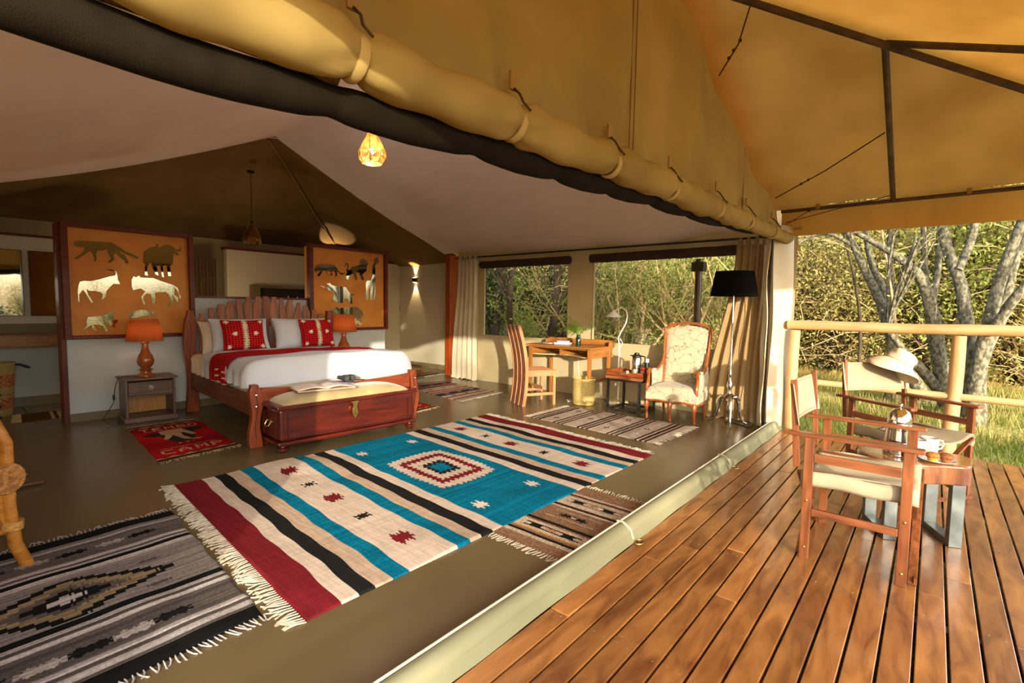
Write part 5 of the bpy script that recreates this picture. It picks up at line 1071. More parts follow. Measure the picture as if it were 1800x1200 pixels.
p.inputs['Roughness'].default_value = 0.8; p.inputs['Sheen Weight'].default_value = 0.2; bp = N.new('ShaderNodeBump'); bp.inputs['Strength'].default_value = 0.2; bp.inputs['Distance'].default_value = 0.004; L.new(mr.outputs[0], bp.inputs['Height']); L.new(bp.outputs[0], p.inputs['Normal'])
ACW = wood('armchair_honey_wood', S(158, 86, 36), S(118, 56, 20), 'z', rough=0.25, coat=0.6)
# back pad (slightly raked), local: front is -y, width x
def backw(z): return 0.225+0.03*((z-0.35)/0.7)
def btop(a): return 1.04+0.045*math.cos(a*PI/2)-0.012*abs(a)**6*2+0.02*(abs(a) > 0.9)*0
def bk_fn(side):
    def g(u, v):
        a = u*2-1; zt = btop(a)-0.03; z = 0.36+(zt-0.36)*v; w_ = backw(z)*a
        y = 0.17+0.16*((z-0.36)/0.7)+side*0.035*((1-abs(a)**4)*(1-abs(v*2-1)**6))**0.5
        return (w_, y, z)
    return g
bb = MB(); bb.grid(bk_fn(-1), 24, 24); bb.grid(bk_fn(1), 24, 24); bb.build('backrest', UPH, ac, smooth=True)
fr_pts = [(-backw(0.36)-0.012, 0.165, 0.34)]+[(-backw(z)-0.014, 0.16+0.16*((z-0.36)/0.7), z) for z in (0.5, 0.65, 0.8, 0.95)]+[((a)*(backw(1.0)+0.012), 0.16+0.16*((btop(a)-0.36)/0.7), btop(a)+0.0) for a in [-1+2*i/14 for i in range(15)]]+[(backw(z)+0.014, 0.16+0.16*((z-0.36)/0.7), z) for z in (0.95, 0.8, 0.65, 0.5)]+[(backw(0.36)+0.012, 0.165, 0.34)]
MB().tube(fr_pts, 0.017, 8).build('back_frame', ACW, ac, smooth=True)
MB().tube([(a, b-0.020, c) for a, b, c in fr_pts], 0.009, 8).build('back_frame_beading', ACW, ac, smooth=True)
# seat
MB().grid(lambda u, v: ((lambda a, b: (a*(0.285-0.045*(b+1)/2)*1.0, b*0.255-0.02-0.02*math.cos(a*PI/2), 0.315+0.085*((1-abs(a)**6)*(1-abs(b)**6))**0.4))(u*2-1, v*2-1)), 28, 24).build('seat_cushion', UPH, ac, smooth=True)
ap = []
for i in range(33):
    a = -1+2*i/32; ap.append((a*0.285, 0.195+0.022*abs(math.sin(a*PI))**1.0))
MB().prism([(-0.28, 0.315), (0.28, 0.315)]+[(x, z+0.018) for x, z in ap[::-1]], -0.275, -0.22, 'xz').build('seat_apron', UPH, ac, bevel=0.006)
MB().tube([(x, -0.283-0.004, z+0.012) for x, z in ap], 0.013, 8).build('front_rail', ACW, ac, smooth=True)
for sx in (-1, 1):
    MB().span((sx*0.262-0.02, -0.25, 0.215), (sx*0.262+0.02, 0.20, 0.33)).build('side_seat_panel', UPH, ac, bevel=0.01)
    MB().tube([(sx*0.285, -0.28, 0.21), (sx*0.285, 0.0, 0.205), (sx*0.25, 0.20, 0.21)], 0.013, 8).build('side_rail', ACW, ac, smooth=True)
    pad = MB().grid(lambda u, v: (sx*(0.268+0.016*math.sin(PI*v)), -0.20+0.40*u, 0.33+0.215*v+0.05*u*u*v-0.03*math.sin(PI*u)*v), 12, 10); pad.grid(lambda u, v: (sx*(0.250-0.012*math.sin(PI*v)), -0.20+0.40*u, 0.33+0.215*v+0.05*u*u*v-0.03*math.sin(PI*u)*v), 12, 10)
    pad.build('arm_panel', UPH, ac, smooth=True)
    MB().ball((sx*0.262, -0.09, 0.545), 0.055, 14, 8, (0.55, 1.5, 0.35)).build('arm_pad', UPH, ac, smooth=True)
    MB().tube([(sx*0.272, -0.245, 0.31), (sx*0.272, -0.262, 0.36), (sx*0.272, -0.235, 0.43), (sx*0.272, -0.215, 0.49), (sx*0.272, -0.245, 0.535), (sx*0.270, -0.215, 0.565), (sx*0.268, -0.12, 0.543), (sx*0.266, 0.0, 0.532), (sx*0.262, 0.11, 0.56), (sx*0.252, 0.19, 0.64), (sx*0.245, 0.225, 0.74)], [0.017, 0.020, 0.018, 0.017, 0.021, 0.020, 0.015, 0.014, 0.016, 0.017, 0.014], 8).build('arm', ACW, ac, smooth=True)
for x in (-0.262, 0.0, 0.262):
    MB().tube([(x, -0.268, 0.225), (x, -0.292, 0.17), (x, -0.288, 0.12), (x, -0.268, 0.055), (x, -0.272, 0.015), (x, -0.288, 0.0)], [0.030, 0.027, 0.018, 0.013, 0.014, 0.018], 8).build('leg', ACW, ac, smooth=True)
for x in (-0.235, 0.235):
    MB().tube([(x, 0.19, 0.225), (x, 0.215, 0.12), (x, 0.255, 0.0)], [0.022, 0.016, 0.015], 8).build('leg', ACW, ac, smooth=True)
# ================================================================== FLOOR LAMP
flp = thing('floor_lamp', 'tall silver tripod floor lamp with a black drum shade', 'lamp', (5.60, 1.645, 0), math.radians(12))
MB().lathe([(0.012, 0.20), (0.022, 0.21), (0.014, 0.235), (0.03, 0.25), (0.036, 0.27), (0.025, 0.29), (0.045, 0.315), (0.05, 0.33), (0.022, 0.35), (0.016, 0.38), (0.024, 0.40), (0.034, 0.43), (0.030, 0.46), (0.016, 0.49), (0.014, 0.53), (0.022, 0.545), (0.014, 0.56), (0.020, 0.585), (0.013, 0.60), (0.018, 0.62), (0.013, 0.64), (0.019, 0.66), (0.013, 0.675), (0.016, 0.72), (0.012, 0.90), (0.010, 1.10), (0.013, 1.105), (0.010, 1.12), (0.008, 1.42)], (0, 0, 0), 20).build('pole', SILVER, flp, smooth=True)
MB().ball((0, 0, 0.16), 0.02, 12, 8, (1, 1, 1.4)).ball((0, 0, 0.13), 0.012, 10, 6).ball((0, 0, 0.19), 0.026, 12, 8, (1, 1, 0.5)).build('finial', SILVER, flp, smooth=True)
for k in range(3):
    g = 2*PI*k/3+math.radians(70+0)
    c, s_ = math.cos(g), math.sin(g)
    MB().tube([(0.03*c, 0.03*s_, 0.30), (0.085*c, 0.085*s_, 0.305), (0.115*c, 0.115*s_, 0.26), (0.125*c, 0.125*s_, 0.17), (0.145*c, 0.145*s_, 0.08), (0.185*c, 0.185*s_, 0.025), (0.225*c, 0.225*s_, 0.010)], [0.016, 0.026, 0.027, 0.021, 0.015, 0.011, 0.010], 8).build('tripod_leg', SILVER, flp, smooth=True)
MB().lathe([(0.235, 1.395), (0.19, 1.655)], (0, 0, 0), 48, cap=False).build('lamp_shade', BLACKSHADE, flp, smooth=True, solid=0.003)
MB().lathe([(0.18, 1.64), (0.01, 1.64)], (0, 0, 0), 24, cap=False).build('shade_carrier', BLACKSHADE, flp)
tag(MB().tube([(5.62, 1.66, 0.005), (5.75, 1.72, 0.005), (5.7, 1.55, 0.005), (5.6, 1.42, 0.005), (5.85, 1.45, 0.005)], 0.005, 5).build('power_cord', BLACK, smooth=True), 'black cord coiled on the floor under the silver floor lamp', 'cord')
# ================================================================== CURTAINS
def curtain(name, label, y0t, y1t, y0b, y1b, x, zt, m, folds, amp, tabs=4, cat='curtain'):
    t = thing(name, label, cat)
    def fn(u, v):
        w_ = sm(1-v); yt = y0t+(y1t-y0t)*u; yb = y0b+(y1b-y0b)*u; y = yt+(yb-yt)*w_
        xx = x-amp*(0.7+0.3*w_)*math.sin(u*folds*2*PI+0.6*math.sin(v*5))-0.02*w_*w_; z = 0.01+(zt-0.01)*v
        if v < 0.02: z = 0.012+0.01*math.sin(u*40); xx -= 0.02
        return (xx, y, z)
    MB().grid(fn, 120, 40).build('cloth', m, t, smooth=True)
    for i in range(tabs):
        y = y0t+(y1t-y0t)*(i+0.5)/tabs
        MB().tube([(x-0.02, y, zt-0.02), (x-0.02, y, zt+0.04), (x+0.01, y, zt+0.075), (x+0.03, y, zt+0.03), (x+0.025, y, zt-0.02)], 0.02, 6, flat=0.15).build('tab', m, t, smooth=True)
    return t
curtain('curtain', 'cream tab-top curtain hanging by the orange-red door post', 6.27, 5.80, 6.38, 5.76, 5.96, 2.02, CURTAIN, 5, 0.035)
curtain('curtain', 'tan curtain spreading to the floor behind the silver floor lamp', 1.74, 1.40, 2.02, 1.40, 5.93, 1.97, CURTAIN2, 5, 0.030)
# ================================================================== LEFT EDGE: rattan chair, rack
ra = thing('rattan_armchair', 'honey-coloured rattan armchair cut off by the left picture edge', 'armchair', (-0.25, 3.345, 0), math.radians(20))
RAT = mat('rattan_cane', S(202, 134, 52), S(166, 98, 30), rough=0.3, coat=0.5, nscale=14, scale=(1, 1, 3))
RATW = mat('woven_rattan', S(196, 132, 58), S(140, 84, 30), rough=0.5, scale=(1, 1, 1), nscale=60, bump=0.8, bscale=120, bdist=0.006)
for sy in (-1, 1):
    MB().tube([(0.02, sy*0.30, 0.86), (0.22, sy*0.31, 0.80), (0.34, sy*0.31, 0.72), (0.385, sy*0.31, 0.60), (0.385, sy*0.31, 0.30), (0.40, sy*0.31, 0.12), (0.44, sy*0.31, 0.0)], 0.026, 10).build('arm_and_front_leg', RAT, ra, smooth=True)
    MB().tube([(0.05, sy*0.29, 0.78), (0.24, sy*0.30, 0.73), (0.33, sy*0.30, 0.62), (0.345, sy*0.30, 0.45), (0.36, sy*0.30, 0.28), (0.385, sy*0.30, 0.18)], 0.018, 8).build('inner_cane', RAT, ra, smooth=True)
    MB().tube([(0.392, sy*0.308, 0.195), (0.396, sy*0.308, 0.235)], 0.040, 12).build('cane_binding', mat('binding_cane', S(214, 160, 84), S(170, 112, 44), rough=0.5, nscale=60, scale=(1, 1, 4)), ra, smooth=True)
    MB().tube([(-0.25, sy*0.28, 0), (-0.28, sy*0.28, 0.4), (-0.36, sy*0.28, 1.0)], 0.022, 8).build('rear_leg', RAT, ra, smooth=True)
    MB().tube([(0.39, sy*0.30, 0.19), (-0.26, sy*0.28, 0.22)], 0.014, 8).build('stretcher', RAT, ra, smooth=True)
MB().tube([(0.40, -0.30, 0.19), (0.40, 0.30, 0.19)], 0.016, 8).build('stretcher', RAT, ra, smooth=True)
MB().tube([(0.37, -0.34+0.68*i/80, 0.44) for i in range(81)], [0.068+0.005*(i % 2) for i in range(81)], 16).build('woven_seat_roll', RATW, ra, smooth=True)
MB().span((-0.26, -0.30, 0.40), (0.36, 0.30, 0.455)).build('woven_seat', RATW, ra, bevel=0.015)
MB().grid(lambda u, v: (-0.27-0.10*v, -0.30+0.60*u, 0.45+0.58*v+0.03*math.sin(PI*u)), 10, 10).build('woven_back', RATW, ra, smooth=True, solid=0.02)
lr = thing('luggage_rack', 'low brown wooden rack behind the rattan chair at the left edge', 'rack', (-0.02, 5.0, 0), math.radians(10))
for i in range(4): MB().beam((-0.35, -0.45+i*0.28, 0.05), (0.42, -0.50+i*0.28, 0.02), 0.05, 0.012).build('rack_slat', wood('rack_wood', S(130, 88, 66), S(104, 66, 46), 'x'), lr)
for s_ in (-0.2, 0.25): MB().beam((s_, -0.5, 0.075), (s_, 0.5, 0.075), 0.03, 0.03).build('rack_rail', wood('rack_wood', S(130, 88, 66), S(104, 66, 46), 'y'), lr)
bs = thing('striped_basket', 'dark and cream striped basket just inside the left picture edge', 'basket', (0.18, 6.15, 0))
for k in range(8):
    MB().lathe([(0.20, 0.05+k*0.05), (0.235, 0.072+k*0.05), (0.20, 0.096+k*0.05)], (0, 0, 0), 28).build('coil', mat('coil_dark', S(30, 28, 26), rough=0.8) if k % 2 else mat('coil_cream', S(176, 162, 130), rough=0.8), bs, smooth=True)

# ================================================================== DECK FURNITURE
DCW = wood('director_chair_wood', S(138, 82, 46), S(86, 46, 24), 'z', rough=0.3, coat=0.3)
DCWX = wood('director_chair_wood', S(138, 82, 46), S(86, 46, 24), 'y', rough=0.3, coat=0.3)
SLING = mat('beige_sling_canvas', S(168, 157, 130), S(152, 141, 114), rough=0.85, nscale=5, bump=0.2, bscale=9, trans=0.1, bdist=0.01)
def director(label, loc, rz):
    t = thing('director_chair', label, 'chair', loc, rz)
    hw, yf, yb = 0.275, -0.20, 0.19
    for sx in (-1, 1):
        for y in (yf, yb): MB().span((sx*hw-0.011, y-0.021, 0), (sx*hw+0.011, y+0.021, 0.622)).build('leg', DCW, t, bevel=0.003)
        MB().span((sx*hw-0.026, yf-0.055, 0.623), (sx*hw+0.026, yb+0.115, 0.643)).build('arm', DCWX, t, bevel=0.005)
        MB().span((sx*hw-0.010, yf+0.022, 0.50), (sx*hw+0.010, yb-0.022, 0.542)).build('side_rail', DCWX, t, bevel=0.003)
        MB().span((sx*hw-0.010, yf+0.022, 0.225), (sx*hw+0.010, yb-0.022, 0.262)).build('side_rail', DCWX, t, bevel=0.003)
        MB().beam((sx*(hw-0.005), yb+0.052, 0.46), (sx*(hw-0.005), yb+0.085, 0.90), 0.020, 0.030, (0, 1, 0)).build('back_post', DCW, t, bevel=0.003)
        MB().span((sx*0.232-0.012, yf-0.02, 0.418), (sx*0.232+0.012, yb+0.02, 0.442)).build('seat_bar', DCWX, t, bevel=0.003)
        for y in (yf-0.032, yb+0.032):
            MB().beam((sx*0.255, y+0.008*sx, 0.012), (-sx*0.235, y+0.008*sx, 0.43), 0.013, 0.034, (0, 1, 0)).build('cross_leg', DCW, t, bevel=0.002)
        for y in (yf, yb):
            for z in (0.06, 0.30): MB().ball((sx*(hw+0.012), y, z), 0.007, 8, 6, (0.5, 1, 1)).build('bolt', BRASS, t)
    MB().span((-0.26, yf-0.058, 0.02), (0.26, yf-0.046, 0.045)).build('foot_rail', DCW, t)
    MB().grid(lambda u, v: ((u*2-1)*0.248, yf-0.045+0.47*v, 0.446-0.055*(1-(u*2-1)**2)+0.006*math.sin(u*14+v*5)), 28, 16).build('seat_sling', SLING, t, smooth=True, solid=0.004)
    for sx in (-1, 1): MB().grid(lambda u, v: (sx*(0.248+0.008*math.sin(PI*v)), yf-0.045+0.47*u, 0.446-0.075*v+0.004*math.sin(u*12)), 14, 4).build('sling_edge', SLING, t, smooth=True, solid=0.004)
    MB().grid(lambda u, v: ((u*2-1)*0.292, yb+0.060+0.035*v+0.030*(1-(u*2-1)**2)-0.012*(abs(u*2-1) > 0.93), 0.675+0.205*v-0.008*(1-(u*2-1)**2)), 30, 8).build('back_sling', SLING, t, smooth=True, solid=0.006)
    for v_ in (0.08, 0.92): MB().tube([((u*2-1)*0.27, yb+0.060+0.035*v_+0.030*(1-(u*2-1)**2)-0.0045, 0.675+0.205*v_-0.008*(1-(u*2-1)**2)) for u in [i/20 for i in range(21)]], 0.0015, 4).build('stitching', mat('stitch', S(150, 126, 84), rough=0.9), t)
    return t
d1 = director('wooden director chair with beige canvas nearest the camera on the deck', (3.115, 0.25, 0), 0.0)
d2 = dup(d1, (4.40, 0.10, 0), math.radians(-37), 'wooden director chair beyond the log table, with a hat on its back')
# hat on the far chair's back rest
ht = thing('sun_hat', 'pale cloth sun hat hanging over the back of the far director chair', 'hat')
HM = mat('cream_hat_cotton', S(204, 190, 160), S(190, 174, 142), rough=0.85, nscale=6, bump=0.15)
HATM = Matrix.Translation((4.63, 0.19, 0.865)) @ Matrix.Rotation(math.radians(38), 4, Vector((0.77, 0.64, 0))) @ Matrix.Rotation(0.6, 4, 'Z')
def hp(x, y, z): return tuple(HATM @ Vector((x, y, z)))
def bfn(u, v):
    g = u*2*PI; r_ = 0.088+0.075*v; fl_ = 0.5+0.5*math.cos(g-2.2)
    return hp(r_*math.cos(g), r_*1.08*math.sin(g), -0.02*v-0.085*v*v*fl_+0.022*math.sin(2*g+0.6)*v)
MB().grid(bfn, 56, 8).build('brim', HM, ht, smooth=True, solid=0.004)
def cfn(u, v):
    g = u*2*PI; rr_ = 0.088*(1-0.10*v)*(max(0.0, 1-max(0, (v-0.62)/0.38)**2.2))**0.5; z = 0.095*min(1, v/0.72)*(1 if v < 0.72 else 1)
    dent = 0.03*math.exp(-((rr_*math.cos(g)-0.01)/0.03)**2)*max(0, (v-0.5)*2); cr = 0.004*math.sin(5*g+v*6)*math.sin(PI*min(1, v))
    return hp((rr_+cr)*math.cos(g), (rr_+cr)*1.08*math.sin(g), z-dent)
MB().grid(cfn, 48, 16).build('crown', HM, ht, smooth=True)
MB().tube([hp(0.0895*math.cos(g), 0.0895*1.08*math.sin(g), 0.008) for g in [2*PI*i/40 for i in range(41)]], 0.004, 6).build('hat_band', mat('hat_band', S(206, 184, 140), rough=0.8), ht, smooth=True)
MB().ball(hp(0.085, 0.02, 0.05), 0.005, 8, 6).build('eyelet', BRASS, ht)
# log slab table
lt = thing('log_table', 'low oval log-slab table on grey steel frames between the director chairs', 'table', (3.58, 0.045, 0), math.radians(24))
LOGT = mat('polished_log', S(186, 130, 74), S(130, 78, 38), rough=0.15, coat=0.9, nscale=5, detail=7, dist=2.5, scale=(1, 1, 1), bump=0.1)
BARK = mat('glossy_bark', S(160, 100, 54), S(92, 50, 26), rough=0.2, coat=0.8, nscale=9, detail=7, dist=1.5, scale=(1, 1, 0.3), bump=0.4, bscale=20)
ls = MB(); rl = random.Random(8)
outl = [((0.21+0.012*math.sin(3*g+1)+0.008*math.sin(7*g))*math.cos(g), (0.27+0.012*math.sin(4*g)+0.01*math.sin(5*g+2))*math.sin(g)) for g in [2*PI*i/48 for i in range(48)]]
ls.prism(outl, 0.345, 0.448, 'xy'); ls.build('log_slab', BARK, lt, bevel=0.008)
MB().prism([(a*0.955, b*0.955) for a, b in outl], 0.4485, 0.4495, 'xy').build('slab_face', LOGT, lt)
for sy in (-1, 1):
    y = sy*0.15
    for x in (-0.13, 0.13): MB().span((x-0.02, y-0.03, 0.0), (x+0.02, y+0.03, 0.345)).build('leg', GREYSTEEL, lt, bevel=0.002)
    MB().span((-0.11, y-0.03, 0.0), (0.11, y+0.03, 0.035)).build('foot_bar', GREYSTEEL, lt, bevel=0.002)
    MB().span((-0.11, y-0.03, 0.31), (0.11, y+0.03, 0.344)).build('top_bar', GREYSTEEL, lt, bevel=0.002)
TZ = 0.450
pt = thing('coffee_press', 'tall polished steel coffee pot with domed lid on the log table', 'coffee pot', (3.50, 0.115, TZ)); pt.scale = (1.1, 1.1, 1.1)
MB().lathe([(0.062, 0), (0.064, 0.01), (0.060, 0.05), (0.052, 0.13), (0.049, 0.155), (0.051, 0.16), (0.051, 0.17), (0.050, 0.195), (0.040, 0.222), (0.022, 0.238), (0.008, 0.243)], (0, 0, 0), 32).build('pot_body', CHROME, pt, smooth=True)
MB().ball((0, 0, 0.258), 0.010, 12, 8).build('knob', CHROME, pt, smooth=True); MB().tube([(0, 0, 0.24), (0, 0, 0.25)], 0.004, 6).build('stem', CHROME, pt)
MB().tube([(0.045, 0.03, 0.16), (0.085, 0.05, 0.165), (0.095, 0.056, 0.13), (0.085, 0.05, 0.05), (0.055, 0.035, 0.03)], 0.006, 8).build('handle', CHROME, pt, smooth=True)
MB().tube([(-0.04, 0.02, 0.165), (-0.062, 0.03, 0.182)], [0.014, 0.008], 8).build('spout', CHROME, pt, smooth=True)
CER = mat('white_ceramic', S(196, 192, 186), rough=0.12, coat=0.8)
def mug(loc, rz, label):
    t = thing('mug', label, 'mug', loc, rz)
    MB().lathe([(0.030, 0), (0.036, 0.004), (0.041, 0.03), (0.043, 0.088), (0.040, 0.088), (0.037, 0.03), (0.028, 0.01)], (0, 0, 0), 28).build('cup', CER, t, smooth=True)
    MB().tube([(0.040, 0, 0.075), (0.062, 0, 0.074), (0.070, 0, 0.052), (0.060, 0, 0.028), (0.039, 0, 0.022)], 0.0055, 8).build('handle', CER, t, smooth=True)
    return t
mug((3.585, 0.035, TZ), math.radians(-70), 'white mug closest to the steel coffee pot')
mug((3.69, -0.02, TZ), math.radians(-60), 'white mug farther back, near the edge of the log table')
pl = thing('plate', 'small white plate holding two muffins on the log table', 'plate', (3.50, -0.055, TZ))
MB().lathe([(0.035, 0), (0.045, 0.004), (0.082, 0.012), (0.083, 0.015), (0.045, 0.008), (0.01, 0.007)], (0, 0, 0), 36).build('dish', CER, pl, smooth=True)
def muffin(x, y, m_, label):
    t = thing('muffin', label, 'muffin', (x, y, TZ+0.009))
    b = MB(); n = 20; prof = [(0.020, 0), (0.030, 0.028)]
    b.lathe([(0.020, 0.0), (0.0295, 0.027)], (0, 0, 0), 20, cap=True); b.build('base', m_[0], t, smooth=True)
    c = MB().ball((0, 0, 0.027), 0.033, 18, 10, (1, 1, 0.55)); c.build('crown', m_[1], t, smooth=True)
muffin(3.478, -0.035, (mat('yellow_cake', S(206, 160, 50), S(190, 140, 40), rough=0.8, nscale=60, bump=0.3), mat('golden_crust', S(178, 120, 46), S(150, 90, 30), rough=0.7, nscale=50, bump=0.4)), 'yellow muffin on the left side of the plate')
muffin(3.490, -0.090, (mat('brown_cake', S(176, 110, 52), S(150, 84, 36), rough=0.8, nscale=60, bump=0.3), mat('brown_crust', S(150, 88, 44), S(116, 60, 28), rough=0.7, nscale=50, bump=0.4)), 'brown muffin on the right side of the plate')
# ================================================================== RAILING
rlg = thing('deck_railing', 'peeled pale pole railing along the far edge of the deck', 'railing')
POLE = mat('peeled_pole', S(200, 168, 122), S(190, 150, 98), rough=0.5, scale=(1, 1, 0.12), nscale=14, detail=6, bump=0.2, dist=1)
POLEY = mat('peeled_pole_level', S(200, 168, 122), S(190, 150, 98), rough=0.5, scale=(1, 0.12, 1), nscale=14, detail=6, bump=0.2, dist=1)
for i, y in enumerate((1.09, -0.165, -1.42)):
    MB().tube([(5.84+0.01*math.sin(z*5+i), y+0.012*math.sin(z*3+i*2), z) for z in [-0.3+0.135*k for k in range(11)]], [0.060-0.0010*k for k in range(11)], 16).build('post', POLE, rlg, smooth=True)
MB().tube([(5.83, 1.16-0.2*k, 1.103+0.004*math.sin(k)) for k in range(15)], [0.047+0.002*math.sin(k*2) for k in range(15)], 16).build('top_rail', POLEY, rlg, smooth=True)
MB().tube([(5.83, 1.05-0.2*k, 0.53-0.002*k) for k in range(14)], [0.030+0.001*math.sin(k*2) for k in range(14)], 14).build('lower_rail', POLEY, rlg, smooth=True)
# post and clamp outside the window
op = thing('outer_tent_pole', 'dark wooden tent pole standing outside the right window', 'pole', (6.55, 2.37, 0))
MB().tube([(0, 0, -0.09), (0, 0, 1.9)], 0.045, 12).build('shaft', wood('dark_pole_wood', S(84, 58, 34), S(58, 38, 22), 'z'), op, smooth=True)
MB().box((0, -0.0, 1.80), (0.12, 0.16, 0.12)).build('clamp', BLACKMETAL, op, bevel=0.005)
# ================================================================== VEGETATION
LEAFM = {}
def leaf_mat(name, a, b, tr=0.35):
    return mat(name, a, b, rough=0.55, nscale=1.8, detail=2, trans=tr, spec=0.3, lo=0.3, hi=0.7)
LGREEN = leaf_mat('olive_leaf', S(172, 174, 88), S(98, 114, 46)); LGOLD = leaf_mat('golden_leaf', S(222, 200, 128), S(146, 140, 70)); LDARK = leaf_mat('dark_leaf', S(84, 100, 44), S(44, 56, 24), 0.2); LBRIGHT = leaf_mat('fresh_leaf', S(176, 186, 84), S(126, 144, 52))
BARKG = mat('lichen_bark', S(126, 120, 96), S(74, 68, 48), rough=0.9, scale=(1, 1, 0.7), nscale=26, detail=8, bump=0.8, bscale=30, bdist=0.02, lo=0.42, hi=0.58)
BARKD = mat('dark_bark', S(84, 68, 46), S(50, 38, 26), rough=0.9, scale=(1, 1, 0.3), nscale=9, detail=8, bump=0.8, bscale=30, bdist=0.02)
TWIG = mat('dry_twig', S(206, 178, 128), S(150, 122, 80), rough=0.8, nscale=20)
def leaves_mesh(name, pts, size, m, rnd, droop=0.3):
    n = len(pts); V = np.zeros((n*4, 3), 'f')
    rs = np.random.RandomState(rnd.randint(0, 99999)); P = np.array(pts, 'f')
    a = rs.normal(size=(n, 3)); a[:, 2] -= droop; a /= np.linalg.norm(a, axis=1)[:, None]
    b = rs.normal(size=(n, 3)); b -= a*(a*b).sum(1)[:, None]; b /= np.linalg.norm(b, axis=1)[:, None]
    L_ = (size*rs.uniform(.6, 1.3, n))[:, None]; W_ = L_*0.42
    V[0::4] = P; V[1::4] = P+a*L_*0.5+b*W_*0.5; V[2::4] = P+a*L_; V[3::4] = P+a*L_*0.5-b*W_*0.5
    me = bpy.data.meshes.new(name); me.vertices.add(n*4); me.vertices.foreach_set('co', V.ravel())
    me.loops.add(n*4); me.loops.foreach_set('vertex_index', np.arange(n*4, dtype='i')); me.polygons.add(n); me.polygons.foreach_set('loop_start', np.arange(0, n*4, 4, dtype='i')); me.update(calc_edges=True)
    me.materials.append(m); return me
def branch(mb_, p, d, L_, r, depth, rnd, tips, bend=0.25, split=2, seg=5, up_=0.1):
    pts = [Vector(p)]; d = Vector(d).normalized(); rs_ = [r]
    for i in range(seg):
        d = (d+Vector((rnd.uniform(-bend, bend), rnd.uniform(-bend, bend), rnd.uniform(-bend, bend)+up_))*0.5).normalized(); pts.append(pts[-1]+d*L_/seg); rs_.append(r*(1-0.5*(i+1)/seg))
        if depth <= 1: tips.append(tuple(pts[-1]))
    mb_.tube(pts, rs_, 7 if r > 0.03 else 5 if r > 0.012 else 3, caps=False)
    if depth > 0:
        for k in range(split):
            j = rnd.randint(max(1, seg-3), seg); dd_ = (d+Vector((rnd.uniform(-1, 1), rnd.uniform(-1, 1), rnd.uniform(-.3, .8)))*0.75).normalized()
            branch(mb_, pts[j], dd_, L_*rnd.uniform(0.5, 0.8), rs_[j]*0.7, depth-1, rnd, tips, bend, split, seg, up_)
def leafpts(tips, n, spread, rnd):
    out = []
    for _ in range(n):
        t = rnd.choice(tips); out.append((t[0]+rnd.gauss(0, spread), t[1]+rnd.gauss(0, spread), max(0.02, t[2]+rnd.gauss(0, spread))))
    return out
def shrub(name, label, loc, Hh, R_s, nst, nleaf, lsize, lm, seed, group=None, rz=0, cat='shrub', bark=None, twigs=0, upb=0.15, sp=0.16):
    rnd = random.Random(seed); t = thing(name, label, cat, loc, rz, group); m_ = MB(); tips = []
    for k in range(nst):
        g = rnd.uniform(0, 2*PI); q = rnd.uniform(0.1, 0.75)
        branch(m_, (math.cos(g)*0.08, math.sin(g)*0.08, 0), (math.cos(g)*q, math.sin(g)*q, 1), Hh*rnd.uniform(0.45, 0.65), 0.018*Hh*rnd.uniform(0.6, 1), 2, rnd, tips, 0.35, 3, 4, upb)
    low = [(rnd.gauss(0, R_s*0.5), rnd.gauss(0, R_s*0.5), rnd.uniform(0.1, Hh*0.6)) for _ in range(60)]
    m_.build('stems', bark or BARKD, t)['kind'] = 'stuff'
    lo_ = bpy.data.objects.new('foliage', leaves_mesh('foliage', leafpts(tips+low, nleaf, sp, rnd), lsize, lm, rnd)); COL.objects.link(lo_); lo_.parent = t; lo_['kind'] = 'stuff'
    if twigs:
        tw = MB()
        for _ in range(twigs):
            p = Vector((rnd.gauss(0, R_s*.7), rnd.gauss(0, R_s*.7), rnd.uniform(0, Hh*0.7))); d = Vector((rnd.gauss(0, 1), rnd.gauss(0, 1), rnd.uniform(-.3, 1.3))).normalized(); l_ = rnd.uniform(.4, 1.3)
            tw.tube([p, p+d*l_*0.5+Vector((rnd.gauss(0, .06), rnd.gauss(0, .06), 0.05)), p+d*l_+Vector((0, 0, -0.1*l_))], [0.008, 0.006, 0.003], 3, caps=False)
        tw.build('dry_twigs', TWIG, t)['kind'] = 'stuff'
    return t
g1 = 'bushes of the dense thicket'
A1 = shrub('thicket_bush', 'tangled golden-green bush, part of the dense thicket beyond the tent', (13.0, 1.5, -0.05), 3.6, 1.5, 7, 15000, 0.07, LGOLD, 31, g1, twigs=160, cat='bush', sp=0.26)
A2 = shrub('thicket_bush', 'tangled golden-green bush, part of the dense thicket beyond the tent', (14.0, 4.2, -0.05), 3.9, 1.6, 7, 15000, 0.075, LGREEN, 32, g1, twigs=160, cat='bush', sp=0.26)
A3 = shrub('thicket_bush', 'tangled golden-green bush, part of the dense thicket beyond the tent', (12.8, -1.4, -0.05), 3.2, 1.4, 8, 15000, 0.065, LGOLD, 33, g1, twigs=160, cat='bush', sp=0.24)
rp_ = random.Random(40)
spots = []
for (x0, n_, y0, y1) in ((13.2, 7, -2.6, 9.5), (16.0, 9, -4.0, 14.0), (19.0, 9, -5.0, 18.0)):
    for i in range(n_): spots.append((x0+rp_.uniform(-.7, .7), y0+(y1-y0)*(i+rp_.uniform(.2, .8))/n_))
for i, (x, y) in enumerate(spots):
    dup((A1, A2, A3)[i % 3], (x, y, -0.1+max(0, x-13)*0.02), rp_.uniform(0, 6.28), None, rp_.uniform(0.95, 1.25)*(1.0 if x < 14.5 else 1.35))
